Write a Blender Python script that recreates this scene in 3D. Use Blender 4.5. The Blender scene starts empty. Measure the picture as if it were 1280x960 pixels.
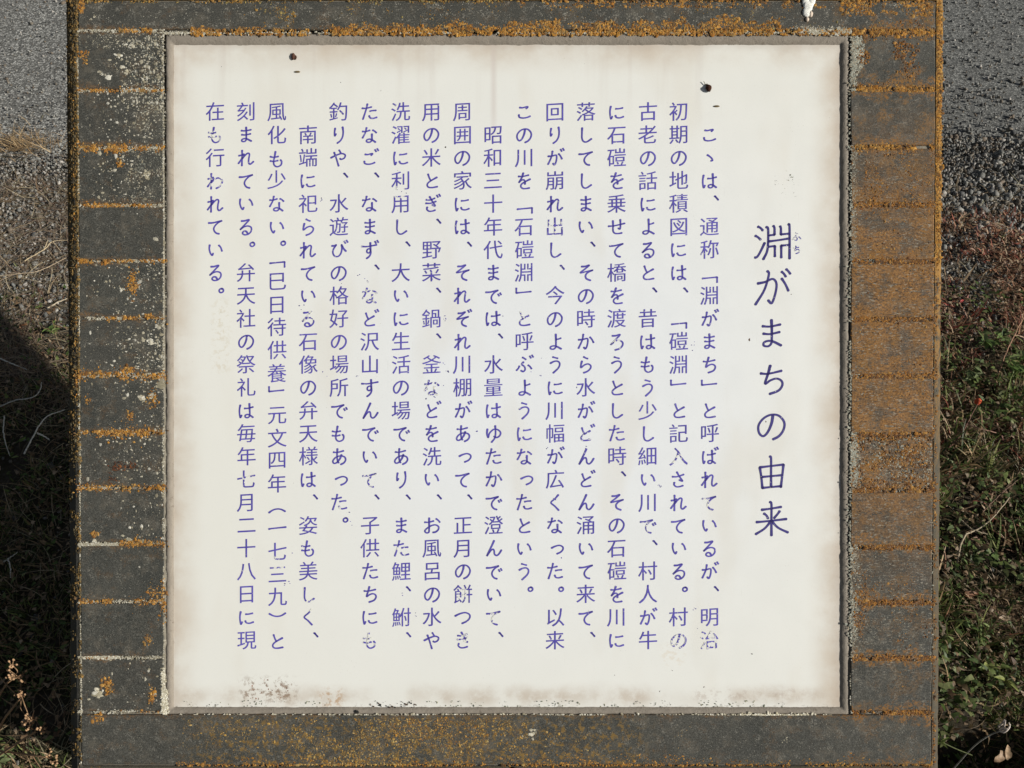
import bpy, bmesh, math, random
import numpy as np
from mathutils import Matrix, Vector
random.seed(4); rng = np.random.default_rng(11)
sc = bpy.context.scene
COL = sc.collection

# ------------------------------------------------------------------ camera, sky, sun, exposure
TAU = math.radians(40.0)          # slope of the board
H = 0.80                          # height of the board's centre above the ground
F = 967.0                         # focal length in photo pixels (1280 wide)
S = 0.00093                       # metres per photo pixel on the board
D = F * S
EPS = 0.0105
M = Matrix.Translation((0, 0, H)) @ Matrix.Rotation(TAU, 4, 'X')      # board frame -> world
Mn = np.array(M)
cl = Vector((0, D * math.tan(EPS), D))                                # camera in the board frame
right = Vector((1, 0, 0)); back = Vector((0, math.sin(EPS), math.cos(EPS))); up = back.cross(right)
Rl = Matrix((right, up, back)).transposed().to_4x4()
cam = bpy.data.cameras.new('camera'); camo = bpy.data.objects.new('camera', cam); COL.objects.link(camo)
camo.matrix_world = M @ Matrix.Translation(cl) @ Rl
cam.sensor_width = 36; cam.lens = 36 * F / 1280; cam.clip_start = 0.02; cam.clip_end = 300
sc.camera = camo

SUN = Vector((2.03, -0.75, 1.0)).normalized()
elev = math.asin(SUN.z); az = math.atan2(SUN.x, SUN.y)
w = bpy.data.worlds.new('World'); sc.world = w; w.use_nodes = True
nt = w.node_tree; bg = nt.nodes['Background']
sky = nt.nodes.new('ShaderNodeTexSky'); sky.sky_type = 'NISHITA'; sky.sun_disc = False
sky.sun_elevation = elev; sky.sun_rotation = az
hs = nt.nodes.new('ShaderNodeHueSaturation'); hs.inputs['Saturation'].default_value = 0.6
nt.links.new(sky.outputs[0], hs.inputs['Color']); nt.links.new(hs.outputs[0], bg.inputs[0]); bg.inputs[1].default_value = 0.047
sl = bpy.data.lights.new('sun', 'SUN'); sl.energy = 5.0; sl.angle = math.radians(0.5); sl.color = (1, 0.955, 0.88)
so = bpy.data.objects.new('sun', sl); COL.objects.link(so)
so.rotation_euler = SUN.to_track_quat('Z', 'Y').to_euler(); so.location = (3, -1, 3)
vs = sc.view_settings; vs.view_transform = 'Standard'; vs.look = 'None'; vs.gamma = 1; vs.exposure = 0.0
vs.use_curve_mapping = False

# ------------------------------------------------------------------ measuring helpers
fwd = -np.array(back); upn = np.array(up); cln = np.array(cl)
def L(px, py, z=0.0):
    """photo pixel -> point of the board frame at height z over the tile faces"""
    px = np.asarray(px, float); py = np.asarray(py, float); z = np.asarray(z, float)
    a = (px - 640) / F; b = (480 - py) / F
    d = fwd[None, :] + a.reshape(-1, 1) * np.array([[1, 0, 0]]) + b.reshape(-1, 1) * upn[None, :]
    t = (z.reshape(-1) - cln[2]) / d[:, 2]
    return cln[None, :] + d * t[:, None]
def L1(px, py, z=0.0): return L([px], [py], [z])[0]
R3 = Mn[:3, :3]; T3 = Mn[:3, 3]
cw = R3 @ cln + T3
def G(px, py, h=0.0):
    """photo pixel -> world point on the horizontal plane z = h"""
    d = R3 @ (fwd + (px - 640) / F * np.array([1, 0, 0]) + (480 - py) / F * upn)
    t = (h - cw[2]) / d[2]
    return cw + d * t

def hash2(ix, iy, s):
    v = np.sin(ix * 127.1 + iy * 311.7 + s * 74.7) * 43758.5453
    return v - np.floor(v)
def vnoise(x, y, s=0):
    x = np.asarray(x, float); y = np.asarray(y, float)
    ix = np.floor(x); iy = np.floor(y); fx = x - ix; fy = y - iy
    fx = fx * fx * (3 - 2 * fx); fy = fy * fy * (3 - 2 * fy)
    a = hash2(ix, iy, s); b = hash2(ix + 1, iy, s); c = hash2(ix, iy + 1, s); d = hash2(ix + 1, iy + 1, s)
    return (a * (1 - fx) + b * fx) * (1 - fy) + (c * (1 - fx) + d * fx) * fy
def fnoise(x, y, s=0):
    x = np.asarray(x, float); y = np.asarray(y, float)
    a = vnoise(x * .5 + 3.1, y * .5 + 7.7, s + 2) - .5; b = vnoise(x * .55 - 4.2, y * .55 + 1.3, s + 3) - .5
    u = x * .81 - y * .59 + a * 1.6; v = x * .59 + y * .81 + b * 1.6
    return 0.5 * vnoise(u, v, s) + 0.3 * vnoise(u * 1.9 - v * .9, v * 1.9 + u * .9, s + 5) + 0.2 * vnoise(v * 4.1 + u, u * 4.1 - v, s + 9)

# ------------------------------------------------------------------ object helpers
def mesh_obj(name, V, Fc, mat, parent=None, smooth=False, col=None, local=False, tri=False):
    me = bpy.data.meshes.new(name)
    V = np.asarray(V, np.float32)
    if isinstance(Fc, np.ndarray):
        k = Fc.shape[1]; n = len(Fc)
        me.vertices.add(len(V)); me.vertices.foreach_set('co', V.ravel())
        me.loops.add(n * k); me.loops.foreach_set('vertex_index', Fc.astype(np.int32).ravel())
        me.polygons.add(n); me.polygons.foreach_set('loop_start', np.arange(0, n * k, k, dtype=np.int32))
        me.update(calc_edges=True)
    else:
        me.from_pydata([tuple(v) for v in V.tolist()], [], Fc); me.update()
    if smooth: me.polygons.foreach_set('use_smooth', [True] * len(me.polygons))
    if col is not None:
        at = me.color_attributes.new('tint', 'FLOAT_COLOR', 'POINT')
        c4 = np.ones((len(V), 4), np.float32); c4[:, :3] = col; at.data.foreach_set('color', c4.ravel())
    me.materials.append(mat)
    o = bpy.data.objects.new(name, me); COL.objects.link(o)
    if parent: o.parent = parent
    if local: o.matrix_local = M
    return o
def tag(o, label=None, cat=None, group=None, kind=None):
    for k, v in (('label', label), ('category', cat), ('group', group), ('kind', kind)):
        if v: o[k] = v
    return o
def empty(name, loc, label, cat, group=None):
    o = bpy.data.objects.new(name, None); o.empty_display_size = 0.05; COL.objects.link(o); o.location = loc
    return tag(o, label, cat, group)
class Acc:
    def __init__(s): s.V = []; s.F = []; s.C = []; s.n = 0
    def add(s, V, Fc, c=None):
        V = np.asarray(V, float); s.V.append(V); s.F.append(np.asarray(Fc) + s.n); s.n += len(V)
        if c is not None: s.C.append(np.tile(np.asarray(c, float), (len(V), 1)) if np.ndim(c) == 1 else c)
    def build(s, name, mat, parent=None, smooth=True, origin=None):
        V = np.vstack(s.V); F4 = []
        fs = []
        for f in s.F:
            if f.shape[1] == 4: fs.append(f[:, [0, 1, 2]]); fs.append(f[:, [0, 2, 3]])
            else: fs.append(f)
        if origin is not None: V = V - np.asarray(origin)
        return mesh_obj(name, V, np.vstack(fs), mat, parent, smooth, np.vstack(s.C) if s.C else None)
def tube(acc, pts, rad, c=None, k=6):
    P = np.asarray(pts, float); n = len(P); rad = np.broadcast_to(np.asarray(rad, float), (n,))
    Tn = np.gradient(P, axis=0); Tn /= np.linalg.norm(Tn, axis=1)[:, None] + 1e-12
    ref = np.array([0.31, 0.52, 0.79])
    A = np.cross(Tn, ref); A /= np.linalg.norm(A, axis=1)[:, None] + 1e-12; B = np.cross(Tn, A)
    an = np.linspace(0, 2 * math.pi, k, endpoint=False)
    V = (P[:, None, :] + rad[:, None, None] * (np.cos(an)[None, :, None] * A[:, None, :] + np.sin(an)[None, :, None] * B[:, None, :])).reshape(-1, 3)
    f = []
    for i in range(n - 1):
        for j in range(k): f.append((i * k + j, i * k + (j + 1) % k, (i + 1) * k + (j + 1) % k, (i + 1) * k + j))
    acc.add(V, np.array(f), c)
def smooth_path(pts, n=16):
    P = np.asarray(pts, float)
    if len(P) == 2: t = np.linspace(0, 1, n)[:, None]; return P[0] * (1 - t) + P[1] * t
    Q = np.vstack([2 * P[0] - P[1], P, 2 * P[-1] - P[-2]]); out = []
    m = max(2, n // (len(P) - 1))
    for i in range(1, len(Q) - 2):
        for t in np.linspace(0, 1, m, endpoint=False):
            a, b, c, d = Q[i - 1], Q[i], Q[i + 1], Q[i + 2]
            out.append(0.5 * (2 * b + (c - a) * t + (2 * a - 5 * b + 4 * c - d) * t * t + (3 * b - a - 3 * c + d) * t ** 3))
    out.append(P[-1]); return np.array(out)

# ------------------------------------------------------------------ materials
class NT:
    def __init__(s, name):
        m = bpy.data.materials.new(name); m.use_nodes = True; s.m = m; s.t = m.node_tree
        s.b = s.t.nodes['Principled BSDF']
    def n(s, t, **k):
        x = s.t.nodes.new(t)
        for a, v in k.items(): setattr(x, a, v)
        return x
    def put(s, sock, v):
        if isinstance(v, bpy.types.NodeSocket): s.t.links.new(v, sock)
        elif isinstance(v, (tuple, list)) and len(v) == 3 and sock.type == 'RGBA': sock.default_value = (*v, 1)
        else: sock.default_value = v
    def math(s, op, a, b=0.0, clamp=False):
        x = s.n('ShaderNodeMath', operation=op, use_clamp=clamp); s.put(x.inputs[0], a); s.put(x.inputs[1], b); return x.outputs[0]
    def noise(s, co, scale, det=4, rough=0.6, out=0):
        x = s.n('ShaderNodeTexNoise'); s.put(x.inputs['Vector'], co); x.inputs['Scale'].default_value = scale
        x.inputs['Detail'].default_value = det; x.inputs['Roughness'].default_value = rough; return x.outputs[out]
    def vor(s, co, scale, feat='F1', out=0):
        x = s.n('ShaderNodeTexVoronoi', feature=feat); s.put(x.inputs['Vector'], co); x.inputs['Scale'].default_value = scale; return x.outputs[out]
    def rng(s, v, a, b, c=0.0, d=1.0, smooth=True):
        x = s.n('ShaderNodeMapRange'); x.interpolation_type = 'SMOOTHSTEP' if smooth else 'LINEAR'
        s.put(x.inputs[0], v)
        for i, q in enumerate((a, b, c, d)): s.put(x.inputs[i + 1], q)
        return x.outputs[0]
    def mix(s, f, a, b):
        x = s.n('ShaderNodeMix', data_type='RGBA'); s.put(x.inputs[0], f); s.put(x.inputs[6], a); s.put(x.inputs[7], b); return x.outputs[2]
    def map(s, co, scale=(1, 1, 1), loc=(0, 0, 0)):
        x = s.n('ShaderNodeMapping'); s.put(x.inputs[0], co); x.inputs['Scale'].default_value = scale; x.inputs['Location'].default_value = loc; return x.outputs[0]
    def obj(s): return s.n('ShaderNodeTexCoord').outputs['Object']
    def xyz(s, co):
        x = s.n('ShaderNodeSeparateXYZ'); s.put(x.inputs[0], co); return x.outputs
    def box(s, X, Y, x0, x1, y0, y1, sx, sy=None):
        sy = sx if sy is None else sy
        a = s.rng(X, x0 - sx, x0 + sx); b = s.rng(X, x1 - sx, x1 + sx, 1, 0)
        c = s.rng(Y, y0 - sy, y0 + sy); d = s.rng(Y, y1 - sy, y1 + sy, 1, 0)
        return s.math('MULTIPLY', s.math('MULTIPLY', a, b), s.math('MULTIPLY', c, d))
    def bump(s, h, st=0.5, dist=0.001, nrm=None):
        x = s.n('ShaderNodeBump'); x.inputs['Strength'].default_value = st; x.inputs['Distance'].default_value = dist
        s.put(x.inputs['Height'], h)
        if nrm is not None: s.put(x.inputs['Normal'], nrm)
        return x.outputs[0]
    def fin(s, col, rough=0.8, nrm=None, spec=0.3):
        s.put(s.b.inputs['Base Color'], col); s.put(s.b.inputs['Roughness'], rough)
        s.b.inputs['Specular IOR Level'].default_value = spec
        if nrm is not None: s.put(s.b.inputs['Normal'], nrm)
        return s.m
def px(x): return (x - 640) * S
def py(y): return (480 - y) * S

def tile_material():
    n = NT('dark_slate_tile'); co = n.obj(); X, Y, Z = n.xyz(co)
    rnd = n.n('ShaderNodeObjectInfo').outputs['Random']
    warp = n.noise(co, 60, 3, 0.6, 1)
    base = n.mix(n.rng(n.noise(co, 16, 6, 0.65), 0.3, 0.7), (0.024, 0.027, 0.024), (0.057, 0.057, 0.048))
    base = n.mix(n.math('MULTIPLY', rnd, 0.35), base, (0.066, 0.060, 0.048))
    top = n.rng(Y, py(50), py(30)); right_ = n.rng(X, px(1000), px(1080))
    speck = n.math('ADD', 0.35, n.math('MULTIPLY', top, 0.5))
    # fine grain, light and dark
    g = n.noise(co, 1100, 3, 0.7)
    base = n.mix(n.rng(g, 0.42, 0.72, 0, 0.55), base, (0.20, 0.20, 0.18))
    base = n.mix(n.rng(n.noise(co, 620, 3, 0.7), 0.50, 0.30, 0, 0.7), base, (0.020, 0.022, 0.020))
    bl = n.rng(n.noise(co, 34, 5, 0.7), 0.50, 0.66, 0, 0.5)
    base = n.mix(n.math('MULTIPLY', bl, n.rng(n.noise(co, 900, 2, 0.6), 0.3, 0.6)), base, (0.17, 0.15, 0.115))
    # dusty pale blooms
    d = n.math('MULTIPLY', n.rng(n.noise(co, 95, 6, 0.72), 0.50, 0.66), n.rng(n.noise(co, 620, 2, 0.6), 0.45, 0.62))
    base = n.mix(n.math('MULTIPLY', d, n.math('ADD', speck, 0.2)), base, (0.30, 0.285, 0.24))
    # tiny pale pits
    sp = n.rng(n.vor(n.map(co, (1, 1, 0.2)), 330), 0.22, 0.12, 0, 1)
    sp = n.math('MULTIPLY', sp, n.rng(n.noise(co, 70, 3, 0.6), 0.44, 0.56))
    base = n.mix(n.math('MULTIPLY', sp, speck), base, (0.42, 0.40, 0.33))
    # thin brown wash
    ws = n.rng(n.noise(co, 48, 5, 0.7), 0.52, 0.66, 0, 0.45)
    base = n.mix(n.math('MULTIPLY', ws, n.rng(n.noise(co, 520, 3, 0.7), 0.4, 0.6)), base, (0.15, 0.085, 0.035))
    # brown film of lichen over the right hand tiles, strongest mid height
    st = n.map(co, (0.55, 1.5, 1))
    film = n.box(X, Y, px(1058), px(1200), py(660), py(215), 0.012, 0.11)
    film2 = n.rng(n.noise(st, 170, 6, 0.8), 0.62, 0.52, 0, 1)
    film2 = n.math('MULTIPLY', film2, n.rng(n.noise(co, 34, 4, 0.6), 0.36, 0.56, 0.25, 1.0))
    film = n.math('MULTIPLY', film, film2)
    fc = n.mix(n.rng(n.noise(co, 420, 3, 0.7), 0.35, 0.65), (0.13, 0.060, 0.018), (0.36, 0.175, 0.042))
    base = n.mix(n.math('MULTIPLY', film, 0.9), base, fc)
    # soft rusty bloom spreading out of the joints
    fr = n.math('SUBTRACT', n.math('FRACT', n.math('ADD', n.math('DIVIDE', n.math('SUBTRACT', py(41), Y), 71.05 * S), 0.5)), 0.5)
    jd = n.math('MULTIPLY', n.math('ABSOLUTE', fr), 71.05)
    big = n.noise(co, 42, 4, 0.65); fine = n.noise(co, 300, 5, 0.75)
    reach = n.math('MULTIPLY', n.rng(big, 0.35, 0.72), n.math('ADD', 9.0, n.math('MULTIPLY', right_, 11.0)))
    bloom = n.rng(n.math('SUBTRACT', jd, reach), -4.0, 3.0, 1, 0)
    bloom = n.math('MULTIPLY', bloom, n.rng(fine, 0.44, 0.56))
    bloom = n.math('MULTIPLY', bloom, n.math('ADD', 0.45, n.math('MULTIPLY', right_, 0.5)))
    base = n.mix(bloom, base, n.mix(n.noise(co, 260, 3, 0.6), (0.14, 0.065, 0.02), (0.34, 0.17, 0.045)))
    # irregular rusty clouds on the right tiles
    cloud = n.math('MULTIPLY', n.rng(n.noise(co, 30, 6, 0.7), 0.50, 0.60), n.rng(fine, 0.40, 0.55))
    base = n.mix(n.math('MULTIPLY', cloud, n.math('MULTIPLY', right_, n.rng(Y, py(790), py(640), 0.3, 0.7))), base, (0.23, 0.12, 0.035))
    fk = n.map(co, (0.42, 1.35, 1))
    fl = n.math('MULTIPLY', n.rng(n.noise(fk, 430, 4, 0.75), 0.555, 0.60), n.rng(n.noise(co, 75, 4, 0.7), 0.40, 0.55))
    zone = n.box(X, Y, px(1056), px(1200), py(850), py(190), 0.01, 0.06)
    base = n.mix(n.math('MULTIPLY', fl, n.math('MULTIPLY', zone, 0.8)), base, n.mix(n.noise(co, 500, 2, 0.6), (0.20, 0.18, 0.14), (0.46, 0.43, 0.35)))
    dk = n.rng(n.noise(fk, 380, 4, 0.75), 0.43, 0.38)
    base = n.mix(n.math('MULTIPLY', dk, n.math('MULTIPLY', zone, 0.75)), base, (0.030, 0.026, 0.022))
    # olive film bottom row
    f3 = n.box(X, Y, px(245), px(800), py(975), py(900), 0.03, 0.012)
    f3 = n.math('MULTIPLY', f3, n.rng(n.noise(co, 130, 5, 0.75), 0.5, 0.62))
    base = n.mix(n.math('MULTIPLY', f3, 0.8), base, (0.24, 0.145, 0.035))
    h = n.math('ADD', n.math('MULTIPLY', g, 0.5), n.noise(co, 320, 4, 0.65))
    h = n.math('ADD', h, n.math('MULTIPLY', film, 0.8))
    return n.fin(base, n.rng(n.noise(co, 50, 3), 0.3, 0.7, 0.62, 0.85), n.bump(h, 0.5, 0.0006), 0.25)

def panel_material():
    n = NT('weathered_white_panel'); co = n.obj(); X, Y, Z = n.xyz(co)
    x0, y0, _ = L1(216, 889, -.0042); x1, y1, _ = L1(1051, 55, -.0042)
    wob = n.math('MULTIPLY', n.math('SUBTRACT', n.noise(co, 22, 4, 0.6), 0.5), 0.018)
    dl = n.math('ADD', n.math('SUBTRACT', X, float(x0)), wob); dr = n.math('ADD', n.math('SUBTRACT', float(x1), X), wob)
    dt = n.math('ADD', n.math('SUBTRACT', float(y1), Y), wob); db = n.math('ADD', n.math('SUBTRACT', Y, float(y0)), wob)
    dm = n.math('MINIMUM', n.math('MINIMUM', dl, dr), dt)
    cool = n.box(X, Y, px(430), px(960), py(740), py(230), 0.16, 0.2)
    base = n.mix(n.noise(co, 3.5, 3, 0.5), (0.80, 0.805, 0.745), (0.84, 0.845, 0.80))
    base = n.mix(n.math('MULTIPLY', cool, 0.9), base, (0.815, 0.85, 0.88))
    warm = n.rng(n.noise(n.map(co, (1.6, 0.6, 1)), 7, 3, 0.5), 0.52, 0.70, 0, 0.4)
    base = n.mix(warm, base, (0.74, 0.71, 0.63))
    e1 = n.math('MULTIPLY', n.rng(dm, 0.0, 0.042, 1.0, 0.0), n.rng(n.noise(co, 9, 6, 0.65), 0.30, 0.7, 0.2, 1.45)); e2 = n.rng(dm, -0.004, 0.011, 1, 0)
    base = n.mix(n.math('MULTIPLY', e1, 0.62), base, (0.58, 0.49, 0.385))
    base = n.mix(n.math('MULTIPLY', e2, 0.45), base, (0.47, 0.40, 0.34))
    # brownish tide band above the bottom edge
    b1 = n.math('MULTIPLY', n.box(X, db, -1, 1, 0.008, 0.026, 0.004, 0.010), n.rng(n.noise(co, 55, 5, 0.7), 0.35, 0.6, 0.45, 1.0))
    base = n.mix(n.math('MULTIPLY', b1, n.rng(n.noise(n.map(co, (1, 0.2, 1)), 9, 3, 0.6), 0.38, 0.62, 0.05, 0.62)), base, (0.46, 0.36, 0.26))
    # faint vertical runs from the top
    run = n.rng(n.noise(n.map(co, (1, 0.06, 1)), 38, 3, 0.6), 0.55, 0.72, 0, 0.28)
    run = n.math('MULTIPLY', run, n.rng(dt, 0.0, 0.11, 1, 0))
    base = n.mix(run, base, (0.55, 0.48, 0.42))
    r2 = n.box(X, Y, px(614), px(620), py(160), py(50), 0.003, 0.03)
    base = n.mix(n.math('MULTIPLY', r2, 0.4), base, (0.58, 0.50, 0.46))
    # rust bloom near the lower left
    for cx, cy, rx, ry, a, c in ((333, 866, 34, 14, .75, (0.22, 0.13, 0.07)), (412, 876, 14, 10, .7, (0.45, 0.24, 0.08)), (940, 872, 70, 6, .4, (0.42, 0.33, 0.27)), (843, 822, 14, 12, .3, (0.66, 0.53, 0.36)), (275, 420, 10, 45, .35, (0.6, 0.52, 0.35))):
        m = n.box(X, Y, px(cx - rx), px(cx + rx), py(cy + ry), py(cy - ry), 0.008)
        m = n.math('MULTIPLY', m, n.rng(n.noise(co, 160, 4, 0.7), 0.48, 0.62, 0, a))
        base = n.mix(m, base, c)
    # mould pin pricks
    sp = n.math('MULTIPLY', n.rng(n.vor(co, 260), 0.11, 0.06, 0, 1), n.rng(n.noise(co, 17, 3, 0.6), 0.6, 0.68))
    base = n.mix(n.math('MULTIPLY', sp, 0.5), base, (0.33, 0.33, 0.26))
    mo = n.math('MULTIPLY', n.rng(db, 0.001, 0.010, 1, 0), n.rng(n.noise(co, 190, 4, 0.7), 0.54, 0.63, 0, 0.75))
    base = n.mix(mo, base, (0.22, 0.20, 0.16))
    # hairline scratches and rubbed dust
    sc1 = n.rng(n.noise(n.map(co, (1, 0.03, 1)), 900, 2, 0.5), 0.70, 0.76, 0, 0.22)
    sc1 = n.math('MULTIPLY', sc1, n.rng(n.noise(co, 14, 3, 0.6), 0.5, 0.65))
    base = n.mix(sc1, base, (0.50, 0.48, 0.42))
    base = n.mix(n.rng(n.noise(co, 480, 4, 0.75), 0.56, 0.74, 0, 0.22), base, (0.56, 0.53, 0.45))
    return n.fin(base, n.rng(n.noise(co, 25, 4, 0.6), 0.3, 0.7, 0.3, 0.6), n.bump(n.noise(co, 60, 4), 0.12, 0.0006), 0.35)

def ink_material(name, col, worn):
    n = NT(name); co = n.obj(); X, Y, Z = n.xyz(co)
    v = n.math('ADD', n.rng(n.noise(co, 160, 4, 0.7), 0.38, 0.66, 0, 0.32), n.rng(n.noise(co, 9, 3, 0.6), 0.4, 0.65, 0, 0.28))
    c = n.mix(v, col, tuple(min(1, q * 1.6 + 0.05) for q in col))
    msk = None
    for wx, wy, r in worn:
        m = n.box(X, Y, px(wx - r), px(wx + r), py(wy + r), py(wy - r), 0.002)
        msk = m if msk is None else n.math('MAXIMUM', msk, m)
    if msk is not None:
        m = n.math('MULTIPLY', msk, n.rng(n.noise(co, 300, 2, 0.6), 0.50, 0.54))
        c = n.mix(m, c, (0.79, 0.80, 0.73))
    ch = n.rng(n.noise(co, 300, 4, 0.7), 0.63, 0.70, 0, 0.85)
    c = n.mix(ch, c, (0.70, 0.70, 0.70))
    return n.fin(c, 0.5, None, 0.3)

def tint_material(name, rough=0.9, sc_=900, amp=0.35, st=0.6):
    n = NT(name); at = n.n('ShaderNodeAttribute', attribute_name='tint'); co = n.obj()
    no = n.noise(co, sc_, 3, 0.6)
    hsv = n.n('ShaderNodeHueSaturation'); n.put(hsv.inputs['Color'], at.outputs['Color'])
    n.put(hsv.inputs['Value'], n.rng(no, 0.3, 0.7, 1 - amp, 1 + amp))
    return n.fin(hsv.outputs[0], rough, n.bump(no, st, 0.0008), 0.2)
def leaf_material(name, trans=0.25):
    n = NT(name); at = n.n('ShaderNodeAttribute', attribute_name='tint'); co = n.obj()
    hsv = n.n('ShaderNodeHueSaturation'); n.put(hsv.inputs['Color'], at.outputs['Color'])
    n.put(hsv.inputs['Value'], n.rng(n.noise(co, 160, 3, 0.6), 0.3, 0.7, 0.7, 1.3))
    n.b.inputs['Transmission Weight'].default_value = 0.0
    n.b.inputs['Subsurface Weight'].default_value = 0.0
    n.fin(hsv.outputs[0], 0.55, None, 0.3)
    tr = n.n('ShaderNodeBsdfTranslucent'); n.put(tr.inputs[0], hsv.outputs[0])
    mx = n.n('ShaderNodeMixShader'); mx.inputs[0].default_value = trans
    n.t.links.new(n.b.outputs[0], mx.inputs[1]); n.t.links.new(tr.outputs[0], mx.inputs[2])
    n.t.links.new(mx.outputs[0], n.t.nodes['Material Output'].inputs[0])
    return n.m
def sealant_material():
    n = NT('grey_sealant'); co = n.obj()
    b = n.mix(n.noise(co, 45, 5, 0.65), (0.19, 0.165, 0.135), (0.37, 0.33, 0.275))
    b = n.mix(n.rng(n.noise(co, 180, 4, 0.7), 0.55, 0.72, 0, 0.6), b, (0.13, 0.105, 0.08))
    return n.fin(b, 0.85, n.bump(n.noise(n.map(co, (1, 1, 1)), 350, 5, 0.7), 0.7, 0.0010), 0.2)
def mortar_material():
    n = NT('mortar'); co = n.obj()
    b = n.mix(n.noise(co, 120, 5, 0.7), (0.10, 0.09, 0.07), (0.34, 0.31, 0.25))
    return n.fin(b, 0.95, n.bump(n.noise(co, 500, 4, 0.7), 0.9, 0.001), 0.15)
def trim_material():
    n = NT('lichen_stained_edge'); co = n.obj(); X, Y, Z = n.xyz(co)
    hgt = n.rng(Y, py(700), py(120), 0.0, 1.0)
    b = n.mix(n.noise(co, 40, 5, 0.65), (0.045, 0.045, 0.038), (0.11, 0.10, 0.075))
    th = n.math('SUBTRACT', 0.60, n.math('MULTIPLY', hgt, 0.17))
    m = n.rng(n.math('SUBTRACT', n.noise(co, 90, 6, 0.8), th), 0.0, 0.05)
    lf = n.mix(n.noise(co, 220, 5, 0.75), (0.05, 0.035, 0.02), (0.30, 0.19, 0.07))
    b = n.mix(m, b, lf)
    r = n.math('MULTIPLY', n.rng(X, 0.3, 0.4), n.rng(Y, py(640), py(250), 0.12, 1.0))
    m2 = n.math('MULTIPLY', r, n.rng(n.noise(co, 90, 5, 0.7), 0.38, 0.55))
    b = n.mix(m2, b, n.mix(n.noise(co, 200, 5, 0.75), (0.14, 0.075, 0.025), (0.46, 0.25, 0.065)))
    return n.fin(b, 0.9, n.bump(n.noise(co, 330, 5, 0.75), 0.9, 0.0015), 0.2)
def asphalt_material():
    n = NT('worn_asphalt'); co = n.obj(); X, Y, Z = n.xyz(co)
    wv = n.n('ShaderNodeVectorMath', operation='ADD'); n.put(wv.inputs[0], co)
    w2 = n.n('ShaderNodeVectorMath', operation='SCALE'); n.put(w2.inputs[0], n.noise(co, 130, 3, 0.6, 1)); w2.inputs['Scale'].default_value = 0.008; n.put(wv.inputs[1], w2.outputs[0])
    cell = n.n('ShaderNodeTexVoronoi'); n.put(cell.inputs['Vector'], wv.outputs[0]); cell.inputs['Scale'].default_value = 125
    gray = n.rng(n.xyz(cell.outputs['Color'])[0], 0.0, 1.0, 0.13, 0.62, False)
    comb = n.n('ShaderNodeCombineColor'); 
    n.put(comb.inputs[0], gray); n.put(comb.inputs[1], n.math('MULTIPLY', gray, 1.0)); n.put(comb.inputs[2], n.math('MULTIPLY', gray, 0.93))
    edge = n.rng(cell.outputs['Distance'], 0.35, 0.60, 0, 0.85)
    b = n.mix(edge, comb.outputs[0], (0.10, 0.10, 0.094))
    b = n.mix(n.rng(n.noise(co, 210, 2, 0.6), 0.62, 0.70, 0, 0.8), b, (0.60, 0.59, 0.54))
    b = n.mix(n.rng(n.noise(co, 170, 3, 0.6), 0.42, 0.34, 0, 0.8), b, (0.045, 0.045, 0.042))
    b = n.mix(n.rng(n.noise(co, 3, 4, 0.6), 0.4, 0.7, 0, 0.25), b, (0.17, 0.165, 0.15))
    b = n.mix(n.rng(X, 0.2, 0.8, 0, 0.45), b, (0.085, 0.09, 0.088))
    h = n.math('ADD', n.math('SUBTRACT', 1.0, cell.outputs['Distance']), n.noise(co, 60, 5, 0.7))
    crack = n.vor(n.map(wv.outputs[0], (1, 1, 1)), 1.7, 'DISTANCE_TO_EDGE')
    b = n.mix(n.math('MULTIPLY', n.rng(crack, 0.010, 0.003), 0.5), b, (0.04, 0.04, 0.036))
    return n.fin(b, 0.9, n.bump(h, 0.55, 0.0028), 0.2)
def soil_material():
    n = NT('stony_soil'); co = n.obj(); X, Y, Z = n.xyz(co)
    b = n.mix(n.noise(co, 30, 6, 0.7), (0.035, 0.028, 0.018), (0.10, 0.083, 0.06))
    b = n.mix(n.rng(Y, 0.55, 1.1, 0, 0.85), b, n.mix(n.noise(co, 60, 5, 0.7), (0.075, 0.065, 0.05), (0.22, 0.20, 0.165)))
    cell = n.n('ShaderNodeTexVoronoi'); n.put(cell.inputs['Vector'], co); cell.inputs['Scale'].default_value = 110
    g = n.xyz(cell.outputs['Color'])[0]
    m = n.math('MULTIPLY', n.rng(g, 0.55, 0.6), n.rng(cell.outputs['Distance'], 0.5, 0.3))
    m = n.math('MULTIPLY', m, n.rng(Y, 0.4, 1.4, 0.15, 0.9))
    b = n.mix(m, b, (0.21, 0.205, 0.19))
    gm = n.math('MULTIPLY', n.rng(n.noise(co, 12, 4, 0.6), 0.45, 0.6), n.rng(Y, 1.0, 0.3, 0, 0.6))
    b = n.mix(gm, b, (0.025, 0.035, 0.012))
    return n.fin(b, 0.95, n.bump(n.noise(co, 140, 6, 0.75), 1.0, 0.008), 0.1)

MT = tile_material(); MP = panel_material(); MS = sealant_material(); MM = mortar_material(); ME = trim_material()
MLI = tint_material('lichen_crust', 0.95, 1400, 0.35, 0.5); MST = tint_material('gravel_stone', 0.9, 260, 0.3, 0.5)
MLF = leaf_material('leaf', 0.25); MTW = tint_material('dry_stem', 0.85, 300, 0.3, 0.5)

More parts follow.
